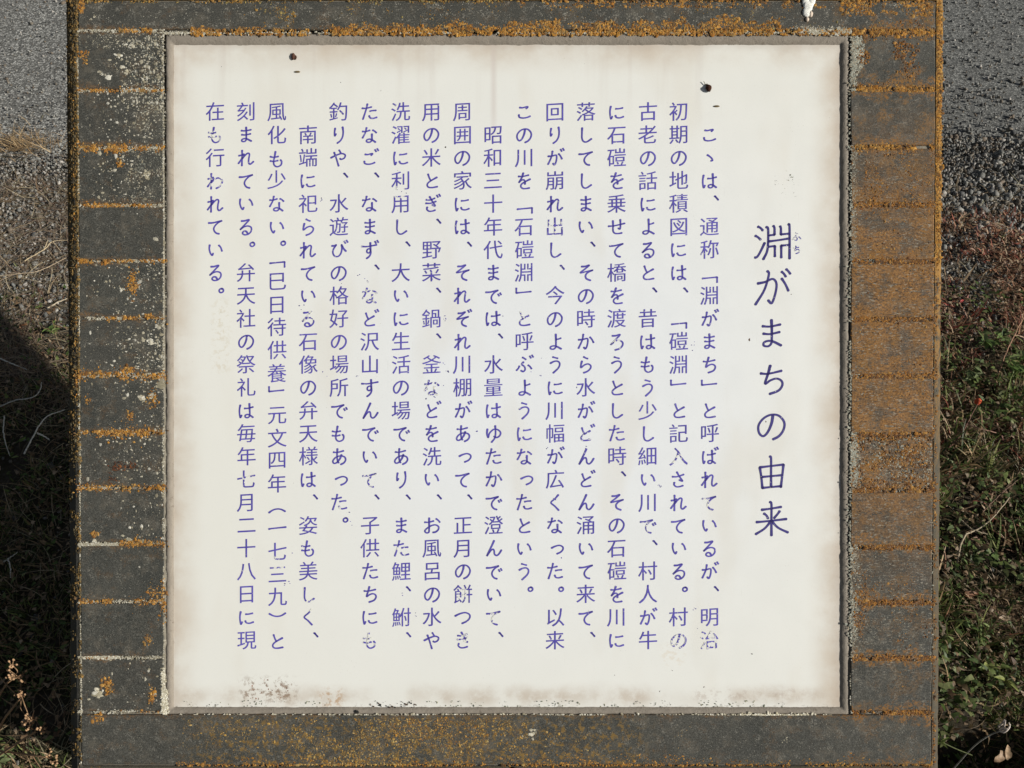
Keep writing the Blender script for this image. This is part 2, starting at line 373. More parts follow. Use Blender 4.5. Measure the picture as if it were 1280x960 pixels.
# ------------------------------------------------------------------ ground
def grid_sheet(name, x0, x1, y0, y1, nx, ny, zf, mat):
    xs = np.linspace(x0, x1, nx); ys = np.linspace(y0, y1, ny)
    A, B = np.meshgrid(xs, ys); Z = zf(A, B)
    V = np.stack([A.ravel(), B.ravel(), Z.ravel()], 1)
    i = np.arange(nx * ny).reshape(ny, nx)
    Fc = np.stack([i[:-1, :-1].ravel(), i[:-1, 1:].ravel(), i[1:, 1:].ravel(), i[1:, :-1].ravel()], 1)
    return mesh_obj(name, V, Fc, mat, smooth=True)
ROAD_Y = G(40, 195)[1]
def soil_z(x, y):
    near = np.clip(1 - np.abs(y - 0.2) / 1.6, 0, 1)
    sm = lambda a, b, v: np.clip((v - a) / (b - a), 0, 1) ** 2 * (3 - 2 * np.clip((v - a) / (b - a), 0, 1))
    shade_hollow = sm(.58, .72, x) * (1 - sm(1.12, 1.2, x)) * sm(-.95, -.7, y) * (1 - sm(-.17, -.09, y))  # dip added to the ground so the lower right corner falls into shade
    return -0.22 * shade_hollow + -0.006 + near * (fnoise(x * 9, y * 9, 3) - 0.5) * 0.022 - 0.006 * (1 - near)
g = grid_sheet('ground', -3.2, 3.2, -1.6, 2.4, 360, 240, soil_z, soil_material()); tag(g, kind='structure')
gx0, gx1, gy0, gy1 = -3.19, 3.19, -1.59, 2.39
V = [(-60, -60, -.016), (60, -60, -.016), (60, 60, -.016), (-60, 60, -.016), (gx0, gy0, -.016), (gx1, gy0, -.016), (gx1, gy1, -.016), (gx0, gy1, -.016)]
g = mesh_obj('ground', V, [(0, 1, 5, 4), (1, 2, 6, 5), (2, 3, 7, 6), (3, 0, 4, 7)], g.data.materials[0]); tag(g, kind='structure')
# road sheet with a crumbling near edge
xs = np.linspace(-30, 30, 25).tolist(); xs = sorted(set(xs + np.linspace(-3.2, 3.2, 260).tolist()))
xs = np.array(xs); ye = ROAD_Y + (fnoise(xs * 4, xs * 0 + 2, 8) - 0.5) * 0.42 + (fnoise(xs * 30, xs * 0, 4) - 0.5) * 0.10
V = []; 
for yy, zz in ((0, -0.022), (0.10, -0.004), (0.45, 0.004), (40, 0.006)):
    V.append(np.stack([xs, ye + yy if yy < 1 else xs * 0 + 42, xs * 0 + zz], 1))
V = np.vstack(V); m_ = len(xs); Fc = [(r * m_ + i, r * m_ + i + 1, (r + 1) * m_ + i + 1, (r + 1) * m_ + i) for r in range(3) for i in range(m_ - 1)]
tag(mesh_obj('road', V, np.array(Fc), asphalt_material(), smooth=True), kind='structure')

# ------------------------------------------------------------------ the monument
root = empty('information_monument', (0, 0, 0), 'sloping tile clad stone monument with white panel of vertical Japanese writing', 'monument')
LX0, LX1, TY, BY = 97.5, 1168.0, 2.0, 956.0          # outer tile faces, photo pixels
# unseen pedestal (vertical block with sloped top), shaped so its shadow darkens the left ground
hx = L1(1166, 480)[0] ; b0 = L1(640, 960)[1]; t0 = L1(640, -2)[1]
def loc2w(x, y, z): return R3 @ np.array([x, y, z]) + T3
THK = 0.036
Vs_ = [(x, y, z) for x in (-hx - .002, hx + .002) for y, z in ((b0 + .004, -THK), (b0 + .004, -.0225), (t0 - .004, -.0225), (t0 - .004, -THK))]
Fp = [(3, 2, 1, 0), (4, 5, 6, 7), (1, 5, 4, 0), (3, 7, 6, 2), (2, 6, 5, 1), (0, 4, 7, 3)]
Vp = []
for x in (-.465, .465):
    for yy in (-.325, -.055):
        zt = H + (yy - 0) * math.tan(TAU) - (THK - .004) / math.cos(TAU)
        Vp += [(x, yy, -0.08), (x, yy, zt)]
Fq = [(0, 1, 3, 2), (6, 7, 5, 4), (4, 5, 1, 0), (2, 3, 7, 6), (1, 5, 7, 3), (0, 2, 6, 4)]
def ped_material():
    n = NT('pedestal_tile_cladding'); co = n.obj()
    g_ = n.n('ShaderNodeTexBrick'); geo = n.n('ShaderNodeNewGeometry').outputs['Position']
    X, Y, Z = n.xyz(geo); cb = n.n('ShaderNodeCombineXYZ'); n.put(cb.inputs[0], n.math('ADD', X, Y)); n.put(cb.inputs[1], Z)
    n.put(g_.inputs['Vector'], cb.outputs[0]); g_.inputs['Scale'].default_value = 1
    g_.inputs['Brick Width'].default_value = 0.227; g_.inputs['Row Height'].default_value = 0.066; g_.inputs['Mortar Size'].default_value = 0.003
    n.put(g_.inputs['Color1'], (0.06, 0.065, 0.062)); n.put(g_.inputs['Color2'], (0.09, 0.092, 0.086)); n.put(g_.inputs['Mortar'], (0.25, 0.22, 0.17))
    b = n.mix(n.rng(n.noise(co, 60, 5, 0.7), 0.55, 0.65, 0, 0.8), g_.outputs[0], (0.22, 0.13, 0.04))
    return n.fin(b, 0.85, n.bump(n.noise(co, 200, 4), 0.5, 0.002), 0.2)
mesh_obj('concrete_slab', Vs_, Fp, MM, root, local=True)
mesh_obj('pedestal', Vp, Fq, ped_material(), root)

def ring(name, outer, inner, prof, mat, seg=220, jag=0.0, bumpy=0.0, seed=0, smooth=True, skew=(0, 0)):
    """a frame between two pixel rectangles; prof = list of (t, z)"""
    def per(rect):
        x0, y0, x1, y1 = rect; t = np.linspace(0, 1, seg, endpoint=False)
        return np.vstack([np.stack([x0 + (x1 - x0) * t, y0 + 0 * t], 1), np.stack([x1 + 0 * t, y0 + (y1 - y0) * t], 1),
                          np.stack([x1 + (x0 - x1) * t, y1 + 0 * t], 1), np.stack([x0 + 0 * t, y1 + (y0 - y1) * t], 1)])
    O = per(outer); I = per(inner); n = len(O); rows = []
    for k, (t, z) in enumerate(prof):
        P = O * (1 - t) + I * t
        jn = (fnoise(P[:, 0] / 7.0, P[:, 1] / 7.0, seed) - 0.5) * 2 * jag * (1 - t)
        dirn = (I - O); dirn = dirn / (np.linalg.norm(dirn, axis=1)[:, None] + 1e-9)
        P = P + dirn * jn[:, None]
        P[:, 0] += np.where(P[:, 0] < 640, skew[0], skew[1]) * P[:, 1] / 960
        zz = z + (fnoise(P[:, 0] / 9.0, P[:, 1] / 9.0, seed + 3 + k) - 0.5) * bumpy
        rows.append(L(P[:, 0], P[:, 1], zz))
    V = np.vstack(rows); Fc = []
    for r in range(len(prof) - 1):
        for i in range(n):
            j = (i + 1) % n; Fc.append((r * n + i, (r + 1) * n + i, (r + 1) * n + j, r * n + j))
    return mesh_obj(name, V, np.array(Fc), mat, root, smooth, local=True)
IX0, IY0, IX1, IY1 = 205.5, 41.0, 1063.0, 894.0      # inner edge of the tiles
ring('mortar', (LX0 - 6, TY - 5, LX1 + 3, BY + 5), (IX0 - 1, IY0 - 2.5, IX1 + 2, IY1 + 2),
     [(0, -.014), (0.0, -.0022), (0.25, -.0020), (0.5, -.0018), (0.75, -.002), (1, -.0022), (1, -.014)], MM, bumpy=0.0012, seed=21, skew=(5, -6))
# edge trim round the outside
ring('edge_trim', (83, -9, 1178.5, 967), (96.4, 0.5, 1170.0, 957.5),
     [(0.03, -.034), (0, -.016), (0.12, -.0095), (0.4, -.0045), (0.75, -.0016), (1, -.0004), (1, -.006)], ME, seg=300, jag=1.2, bumpy=0.0012, seed=31, skew=(6.5, -6.5))
# sealant bead
ring('sealant', (207.3, 42.5, 1061.0, 892.8), (217.5, 56.5, 1050, 883.5),
     [(-0.02, -.009), (0.0, -.0022), (0.2, -.0013), (0.45, -.0015), (0.7, -.0024), (0.9, -.0036), (1.04, -.0046)], MS, seg=300, jag=1.6, bumpy=0.0012, seed=41)
# backing slab under the panel
V = [L1(x, y, z) for z in (-.0095, -.020) for x, y in ((200, 40), (1066, 40), (1066, 898), (200, 898))]
mesh_obj('backing_slab', V, [(0, 3, 2, 1), (4, 5, 6, 7), (0, 1, 5, 4), (1, 2, 6, 5), (2, 3, 7, 6), (3, 0, 4, 7)], MM, root, local=True)

def bevel_box(name, rect, z0, z1, mat, bev=0.0012, irr=0.5, tilt=0.0, segs=(4, 3)):
    """tile between pixel rect with wavy, bevelled edges"""
    x0, y0, x1, y1 = rect; nx, ny = segs
    top = []
    per = [(x0 + (x1 - x0) * i / nx, y0) for i in range(nx)] + [(x1, y0 + (y1 - y0) * i / ny) for i in range(ny)] + \
          [(x1 - (x1 - x0) * i / nx, y1) for i in range(nx)] + [(x0, y1 - (y1 - y0) * i / ny) for i in range(ny)]
    n = len(per); bp = bev / S; cx = (x0 + x1) / 2; cy = (y0 + y1) / 2; dz = random.uniform(-1, 1) * 0.0004
    tx = random.uniform(-1, 1) * tilt; ty = random.uniform(-1, 1) * tilt
    V = []
    wob = [(random.uniform(-irr, irr), random.uniform(-irr, irr)) for _ in per]
    for t, zz in ((1, z1), (0, z0 - bev), (bp, z0)):
        for (x, y), (wx, wy) in zip(per, wob):
            o = 0 if zz != z0 else bp
            X = min(max(x, x0 + o), x1 - o) + wx; Y = min(max(y, y0 + o), y1 - o) + wy
            V.append(L1(X, Y, zz + dz + (tx * (x - cx) + ty * (y - cy)) * S))
    Fc = []
    for r in range(2):
        for i in range(n):
            j = (i + 1) % n; Fc.append((r * n + i, r * n + j, (r + 1) * n + j, (r + 1) * n + i))
    Fc.append(tuple(2 * n + i for i in range(n)))
    me = bpy.data.meshes.new(name); me.from_pydata([tuple(v) for v in V], [], [f[::-1] for f in Fc]); me.update(); me.materials.append(mat)
    o = bpy.data.objects.new(name, me); COL.objects.link(o); o.parent = root; o.matrix_local = M
    return o
JL = [38, 113, 185, 257, 326, 398, 470, 540, 610, 680, 752, 822, 890]
JR = [40, 112, 184, 256, 327, 399, 470, 543, 613, 684, 753, 823, 891]
for k in range(12):
    lx = LX0 - 0.5 + 5.0 * (JL[k] / 960)
    bevel_box('tile', (lx, JL[k] + 1.4, IX0 - 0.5, JL[k + 1] - 1.4), 0, -.010, MT, tilt=0.004)
    bevel_box('tile', (IX1 + 0.5, JR[k] + 2.2, LX1 + 1.7 - 6 * JR[k] / 960, JR[k + 1] - 2.2), 0, -.010, MT, tilt=0.004)
bevel_box('coping_slab', (LX0, TY, LX1 + 1.6, 37.5), 0, -.010, MT, segs=(24, 2))
bevel_box('coping_slab', (LX0 + 4.2, 893.0, LX1 - 4.3, BY), 0, -.010, MT, segs=(24, 2))

# panel
PZ = -0.0042
V = []; pr = (215.5, 54.0, 1052.0, 891.0)
for z in (PZ, PZ - .004): V += [L1(pr[0], pr[1], z), L1(pr[2], pr[1], z), L1(pr[2], pr[3], z), L1(pr[0], pr[3], z)]
panel = mesh_obj('panel', V, [(3, 2, 1, 0), (4, 5, 6, 7), (0, 1, 5, 4), (1, 2, 6, 5), (2, 3, 7, 6), (3, 0, 4, 7)], MP, root, local=True)

# ------------------------------------------------------------------ lettering (flat print on the panel)
WORN = [(886, 803, 13), (848, 803, 10), (994, 296, 9), (995, 312, 8), (539, 488, 12), (384, 392, 9), (500, 240, 8), (268, 170, 7), (461, 600, 9), (580, 800, 9), (461, 800, 9), (384, 760, 8), (423, 640, 6), (270, 225, 8), (655, 392, 9), (694, 285, 9), (462, 370, 9), (346, 705, 8), (616, 775, 7), (732, 548, 7), (578, 745, 7), (809, 660, 6), (500, 690, 6), (307, 600, 7), (770, 430, 6), (887, 630, 7), (848, 575, 7)]
MI = ink_material('blue_ink', (0.082, 0.066, 0.36), WORN)
MI2 = ink_material('dark_blue_title_ink', (0.030, 0.022, 0.165), [])
STROKES = {}
_K = {
 'こ': 'MIX 28,27 42,29 62,25 68,27 60,34|24,62 27,74 42,79 62,78 80,72',
 'ゝ': '40,34 52,42 62,52 66,62 58,64',
 'は': '22,20 18,40 18,62 22,82 28,70|42,38 60,38 84,33|66,15 67,40 68,62 66,78 56,84 46,80 46,72 56,68 68,72 84,84',
 'ま': '26,28 46,30 74,26|28,48 46,50 72,46|50,12 51,34 51,58 50,74 42,82 30,80 30,72 40,68 54,70 76,82',
 'ち': '20,32 40,34 76,28|46,12 40,34 32,60 46,52 62,48 75,54 78,66 68,80 44,88',
 'と': '32,16 38,34 46,50|76,34 56,44 36,56 28,68 34,80 52,83 78,80',
 'れ': '30,12 30,44 29,88|14,38 26,36 40,32 28,54 12,76|29,54 44,38 58,28 66,34 63,54 62,74 70,82 86,70',
 'て': '16,30 40,30 82,22 62,32 46,48 42,64 52,80 68,86',
 'い': '22,24 20,44 25,64 34,76 39,66|66,28 76,40 82,58',
 'る': '28,20 44,20 66,16 50,34 22,62 40,50 60,46 76,54 76,72 62,86 44,88 34,80 40,71 52,72 60,84',
 'の': '54,22 50,44 40,66 28,76 17,66 16,46 30,28 50,20 70,24 84,42 82,62 70,78 54,86',
 'に': '22,20 18,42 19,64 23,82 29,70|46,34 62,34 80,31|44,66 50,76 66,79 84,74',
 'さ': '20,34 44,35 76,26|42,12 54,34 70,58 54,52|30,62 29,74 40,84 58,84 72,80',
 'よ': '54,38 66,37 78,33|53,12 54,40 54,62 53,76 42,85 28,82 28,73 42,69 58,73 80,86',
 'も': '44,12 40,36 35,60 38,78 52,87 70,80 74,64 68,54|18,36 36,40 58,37|18,57 36,60 56,57',
 'う': '38,12 50,16 62,20|26,42 44,34 62,34 72,46 66,66 40,90',
 'し': '32,14 31,40 31,64 38,80 54,84 78,70',
 'で': 'D74|14,30 38,30 74,23 56,34 43,50 42,66 52,80 66,86',
 'を': '22,26 44,27 72,22|46,10 38,34 24,56 36,46 48,44 54,52 54,66|80,42 58,52 38,64 34,76 44,86 60,87 76,85',
 'せ': '10,44 40,43 90,34|68,14 69,40 67,60 58,56|32,18 33,44 33,68 42,80 60,82 76,80',
 'ろ': '28,20 46,20 66,16 48,36 20,64 42,48 62,44 78,54 78,70 64,84 42,90',
 'た': '14,30 34,31 60,26|40,10 34,36 18,84|52,46 66,44 82,44|48,68 54,79 68,82 86,78',
 'そ': '28,18 46,18 66,13 46,30 22,48 50,44 84,38 60,48 48,62 52,78 72,88',
 'か': '14,38 34,38 56,34 60,46 56,70 48,84 40,76|38,12 32,42 14,80|70,28 80,40 88,56',
 'ら': '40,12 50,18 60,22|32,32 28,48 27,64 44,52 62,48 75,58 72,72 58,84 40,90',
 'ん': '52,12 40,38 16,86 34,62 46,54 52,62 54,78 64,86 76,78 88,60',
 'り': '32,16 29,36 30,54 36,44|68,12 71,36 68,60 58,78 42,90',
 'す': '10,28 40,30 90,24|56,10 57,34 57,54 48,64 38,58 40,46 52,42 58,52 58,68 50,82 36,92',
 'な': '16,30 32,31 52,26|36,12 30,36 16,62|66,26 76,32 84,40|62,44 62,60 62,74 52,84 38,82 36,74 48,69 62,73 80,86',
 'く': '66,12 50,30 30,48 48,66 68,88',
 'ゆ': '20,26 18,48 24,68 30,48 50,30 70,32 84,46 80,62 66,70 52,64|58,12 60,44 56,72 40,92',
 'あ': '22,26 42,28 72,22|42,10 40,40 42,66 48,80|62,40 54,60 38,78 24,80 20,68 34,52 56,46 76,52 82,66 74,80 58,88',
 'つ': '12,42 36,32 62,28 82,38 84,54 70,70 46,80',
 'き': '24,26 46,28 70,20|22,44 48,45 76,37|42,10 56,34 72,60 56,54|30,64 28,76 40,86 58,86 72,82',
 'や': '12,48 40,36 66,30 82,38 78,52 64,58 56,54|52,12 56,18 60,26|28,22 38,50 50,90',
 'ひ': '14,26 28,26 38,22 24,42 20,62 30,80 48,82 62,68 68,44 66,22 76,42 90,58',
 'ふ': '42,10 52,16 60,22|48,34 38,46 52,58 56,74 46,84 34,78|26,54 20,66 10,76|72,52 82,60 90,72',
 'お': '14,32 34,33 58,28|36,12 36,40 36,66 34,82 22,84 15,74 26,62 48,50 68,48 82,58 80,72 68,82 54,84|70,18 80,26 88,36',
 'わ': '30,12 30,44 29,88|14,38 26,36 40,32 28,54 12,76|29,56 48,40 66,36 82,46 82,62 70,78 54,86',
}
_D = {'が': 'か', 'ば': 'は', 'ど': 'と', 'ぞ': 'そ', 'ぎ': 'き', 'ご': 'こ', 'ず': 'す', 'び': 'ひ', 'ぶ': 'ふ'}
for _c, _s in _K.items():
    _l = []
    for _q in _s.replace('MIX ', '').split('|'):
        if _q == 'D74': _l += [[(74, 42), (79, 51)], [(84, 37), (89, 46)]]; continue
        _l.append([tuple(float(v) for v in p.split(',')) for p in _q.split()])
    STROKES[_c] = _l
for _c, _b in _D.items():
    STROKES[_c] = [[(50 + (a - 50) * .92 - 2, 50 + (b - 50) * .94 + 2) for a, b in s] for s in STROKES[_b]] + [[(76, 10), (82, 20)], [(87, 6), (93, 16)]]
STROKES['一'] = [[(8, 52), (30, 50), (92, 47)]]
# the sign writer's title characters
TITLE = {'が': [[(10, 38), (30, 35), (50, 28), (60, 40), (58, 64), (48, 92), (38, 84)], [(36, 6), (40, 16), (28, 56), (4, 94)], [(74, 28), (84, 44), (92, 62)], [(74, 10), (80, 16), (85, 24)], [(86, 4), (92, 10), (97, 17)]],
 '由': [[(19, 36), (23, 62), (26, 92)], [(19, 36), (50, 34), (82, 32)], [(82, 32), (79, 60), (75, 92)], [(22, 62), (50, 61), (78, 60)], [(26, 91), (50, 90), (76, 89)], [(46, 8), (49, 14), (49, 50), (49, 91)]],
 '来': [[(24, 28), (50, 26), (76, 23)], [(30, 38), (37, 44), (41, 52)], [(72, 34), (66, 42), (57, 52)], [(10, 60), (40, 59), (90, 56)], [(46, 8), (50, 14), (50, 50), (50, 98)], [(48, 60), (32, 78), (8, 92)], [(51, 60), (68, 78), (94, 92)]],
 '淵': [[(12, 6), (19, 10), (25, 17)], [(5, 30), (12, 34), (19, 41)], [(4, 88), (10, 86), (18, 74), (30, 50)], [(34, 8), (39, 14), (39, 50), (36, 74), (26, 94)],
        [(53, 6), (56, 12), (56, 30)], [(40, 31), (56, 30)], [(71, 8), (73, 14), (73, 30)], [(73, 30), (95, 29)], [(93, 4), (96, 12), (96, 96)], [(40, 47), (66, 45), (95, 42)],
        [(40, 61), (57, 60)], [(57, 60), (57, 88)], [(74, 60), (95, 59)], [(74, 60), (74, 92)]],
}
_cache = {}
def glyph(ch, offset=0.0):
    key = (ch, offset)
    if key in _cache: return _cache[key]
    cu = bpy.data.curves.new('lettering', 'FONT'); cu.body = ch; cu.size = 1; cu.resolution_u = 4; cu.offset = offset
    o = bpy.data.objects.new('lettering', cu); COL.objects.link(o)
    dg = bpy.context.evaluated_depsgraph_get(); me = bpy.data.meshes.new_from_object(o.evaluated_get(dg))
    me.calc_loop_triangles()
    V = np.array([v.co[:2] for v in me.vertices]).reshape(-1, 2); T = np.array([t.vertices[:] for t in me.loop_triangles]).reshape(-1, 3)
    bpy.data.objects.remove(o); bpy.data.curves.remove(cu); bpy.data.meshes.remove(me)
    _cache[key] = (V, T); return V, T
# the em box centre of the full width face, from a full square character
_v, _ = glyph('国'); EMC = (_v.min(0) + _v.max(0)) / 2; EMH = (_v.max(0) - _v.min(0))[1]
EM = 0.5 * 0 + EMH / 0.92
def stroke_glyph(strokes, wd):
    """strokes in a 100 box (y down) -> ribbon mesh centred on 0, unit = em"""
    Vs = []; Ts = []; n0 = 0
    for st in strokes:
        P = smooth_path([(a / 100 - .5, .5 - b / 100) for a, b in st], 6 * (len(st) - 1) + 1) if len(st) > 1 else None
        Tn = np.gradient(P, axis=0); Tn /= np.linalg.norm(Tn, axis=1)[:, None] + 1e-9
        N = np.stack([-Tn[:, 1], Tn[:, 0]], 1); n = len(P); s = np.linspace(0, 1, n)
        wv = wd * (0.5 + 0.10 * np.exp(-(s / 0.12) ** 2) + 0.05 * np.exp(-((1 - s) / 0.10) ** 2) - 0.06 * np.sin(s * math.pi))
        cap0 = P[0] - Tn[0] * wd * 0.32; cap1 = P[-1] + Tn[-1] * wd * 0.32
        V = np.vstack([P + N * wv[:, None], P - N * wv[:, None], cap0 + N[0] * wd * .22, cap0 - N[0] * wd * .22, cap1 + N[-1] * wd * .2, cap1 - N[-1] * wd * .2])
        T = []
        for i in range(n - 1): T += [(i, n + i, n + i + 1), (i, n + i + 1, i + 1)]
        c = 2 * n; T += [(c, c + 1, n), (c, n, 0), (n - 1, 2 * n - 1, c + 3), (n - 1, c + 3, c + 2)]
        Vs.append(V); Ts.append(np.array(T) + n0); n0 += len(V)
    return np.vstack(Vs), np.vstack(Ts)
def column(name, items, em, mat, wd=0.085, offset=0.0, shear=0.055):
    """items: (char, px, py)"""
    Vs = []; Ts = []; n0 = 0
    layer = 0
    for ch, x, y in items:
        tt = TITLE.get(ch) if em > 40 else None
        if tt or ch in STROKES:
            V, T = stroke_glyph(tt or STROKES[ch], wd)
            V = V * em
        else:
            V, T = glyph(ch, offset); V = (V - EMC) / EM * em * 0.93
        if not len(V): continue
        V = V.copy(); V[:, 1] += V[:, 0] * shear
        X = x + V[:, 0]; Y = y - V[:, 1]
        Z = np.full(len(X), PZ + 0.00025)
        Vs.append(L(X, Y, Z)); Ts.append(T + n0); n0 += len(V)
    V = np.vstack(Vs); T = np.vstack(Ts)
    # all triangles face up
    a, b, c = V[T[:, 0]], V[T[:, 1]], V[T[:, 2]]
    nz = np.cross(b - a, c - a)[:, 2]; T[nz < 0] = T[nz < 0][:, ::-1]; T = T[np.abs(nz) > 1e-14]
    # overlapping strokes must not be coplanar: lift each connected stroke by a hair
    o = mesh_obj(name, V, T, mat, None, False)
    o.parent = panel
    return o
COLS = ['　こゝは、通称「淵がまち」と呼ばれているが、明治', '初期の地積図には、「磑淵」と記入されている。村の', '古老の話によると、昔はもう少し細い川で、村人が牛',
        'に石磑を乗せて橋を渡ろうとした時、その石磑を川に', '落してしまい、その時から水がどんどん涌いて来て、', '回りが崩れ出し、今のように川幅が広くなった。以来',
        'この川を「石磑淵」と呼ぶようになったという。', '　昭和三十年代までは、水量はゆたかで澄んでいて、', '周囲の家には、それぞれ川棚があって、正月の餅つき',
        '用の米とぎ、野菜、鍋、釜などを洗い、お風呂の水や', '洗濯に利用し、大いに生活の場であり、また鯉、鮒、', 'たなご、なまず、など沢山すんでいて、子供たちにも',
        '釣りや、水遊びの格好の場所でもあった。', '　南端に祀られている石像の弁天様は、姿も美しく、', '風化も少ない。「巳日待供養」元文四年（一七三九）と',
        '刻まれている。弁天社の祭礼は毎年七月二十八日に現', '在も行われている。']
CX = [887, 848.5, 810, 771, 732.5, 694, 655.5, 616.5, 578, 539.5, 501, 462, 423.5, 385, 346, 307.5, 269]
Y15 = [140, 169, 199, 225, 255, 284, 311, 322, 352, 381, 409, 438, 467, 493, 519, 548, 575, 605, 638, 660, 690, 718, 746, 769, 802]
def place(ch, x, y, em):
    """vertical setting of punctuation; returns list of items"""
    if ch == '、': return ('、v', x + 0.34 * em, y - 0.30 * em)
    if ch == '。': return ('。v', x + 0.30 * em, y - 0.26 * em)
    if ch == '「': return ('「v', x, y)
    if ch == '」': return ('」v', x, y)
    if ch == '（': return ('（v', x, y)
    if ch == '）': return ('）v', x, y)
    if ch == 'っ': return ('つs', x + 0.12 * em, y - 0.02 * em)
    return (ch, x, y)
STROKES['、v'] = [[(42, 42), (50, 50), (60, 62)], [(45, 43), (58, 59)]]
STROKES['。v'] = [[(50, 40), (59, 44), (60, 54), (50, 60), (41, 55), (41, 45), (50, 40), (55, 41)]]
STROKES['「v'] = [[(16, 75), (88, 72)], [(88, 72), (88, 98)]]
STROKES['」v'] = [[(12, 10), (12, 34)], [(12, 34), (84, 31)]]
STROKES['（v'] = [[(10, 60), (30, 48), (50, 44), (70, 47), (90, 58)]]
STROKES['）v'] = [[(10, 42), (30, 53), (50, 57), (70, 54), (90, 43)]]
if 'つ' in STROKES: STROKES['つs'] = [[(50 + (a - 50) * .78, 54 + (b - 50) * .78) for a, b in s] for s in STROKES['つ']]
else: STROKES['つs'] = [[(18, 48), (40, 40), (62, 38), (76, 48), (72, 62), (48, 74)]]
EMB = 25.6
for k, text in enumerate(COLS):
    items = []
    for i, ch in enumerate(text):
        if ch == '　': continue
        y = Y15[i] if k == 14 else 140 + 28.72 * i
        x = CX[k] + (y - 140) * 0.0012 * (1 if CX[k] < 640 else 0)
        items.append(place(ch, x + random.uniform(-.3, .3), y + random.uniform(-.3, .3), EMB))
    column('text_column', items, EMB, MI, wd=0.083, offset=0.0)
column('title_text', [(c, x, y) for c, x, y in zip('淵がまちの由来', (965.5, 966, 964.5, 965, 964.5, 964.5, 964.5), (303, 359, 417.5, 474.5, 532.5, 590, 647))], 47, MI2, wd=0.064, offset=-0.006)
column('furigana_text', [('ふ', 996, 296), ('ち', 996, 312)], 13, MI, wd=0.10)

# ------------------------------------------------------------------ lichen, crusts and specks on the board
def domes(name, P, r, C, mat, parent, flat=0.5, k=6):
    """P board-frame points, radius r, colour C: irregular low domes in one mesh"""
    n = len(P); an = np.linspace(0, 2 * math.pi, k, endpoint=False)[None, :] + rng.uniform(0, 6.28, (n, 1))
    rr = r[:, None] * rng.uniform(0.65, 1.25, (n, k)); st = rng.uniform(0.7, 1.4, (n, 1))
    ringv = np.stack([P[:, 0:1] + rr * np.cos(an) * st, P[:, 1:2] + rr * np.sin(an) / st, P[:, 2:3] - 0.0003 + 0 * an], 2)
    top = P.copy(); top[:, 2] += r * flat * rng.uniform(0.6, 1.3, n)
    V = np.concatenate([ringv, top[:, None, :]], 1).reshape(-1, 3)
    b = (np.arange(n) * (k + 1))[:, None]; i = np.arange(k)[None, :]
    Fc = np.stack([b + i, b + (i + 1) % k, b + k + 0 * i], 2).reshape(-1, 3)
    Cc = np.repeat(C, k + 1, 0)
    return mesh_obj(name, V, Fc, mat, parent, True, Cc, local=parent is root)
ORG = np.array([(0.44, 0.215, 0.040), (0.33, 0.145, 0.03), (0.48, 0.27, 0.075), (0.20, 0.095, 0.03), (0.30, 0.19, 0.07), (0.13, 0.08, 0.04), (0.40, 0.20, 0.05)])
ORD = np.array([(0.33, 0.15, 0.034), (0.25, 0.11, 0.028), (0.38, 0.205, 0.06), (0.15, 0.07, 0.03), (0.10, 0.06, 0.035), (0.22, 0.14, 0.08)])
BRN = np.array([(0.27, 0.15, 0.04), (0.35, 0.21, 0.06), (0.19, 0.11, 0.03), (0.30, 0.24, 0.09), (0.16, 0.12, 0.06)])
PAL = np.array([(0.46, 0.43, 0.34), (0.38, 0.35, 0.26), (0.55, 0.53, 0.45), (0.30, 0.27, 0.19)])
GRY = np.array([(0.30, 0.31, 0.26), (0.22, 0.22, 0.18), (0.40, 0.40, 0.33), (0.34, 0.30, 0.22)])
PT = []; 
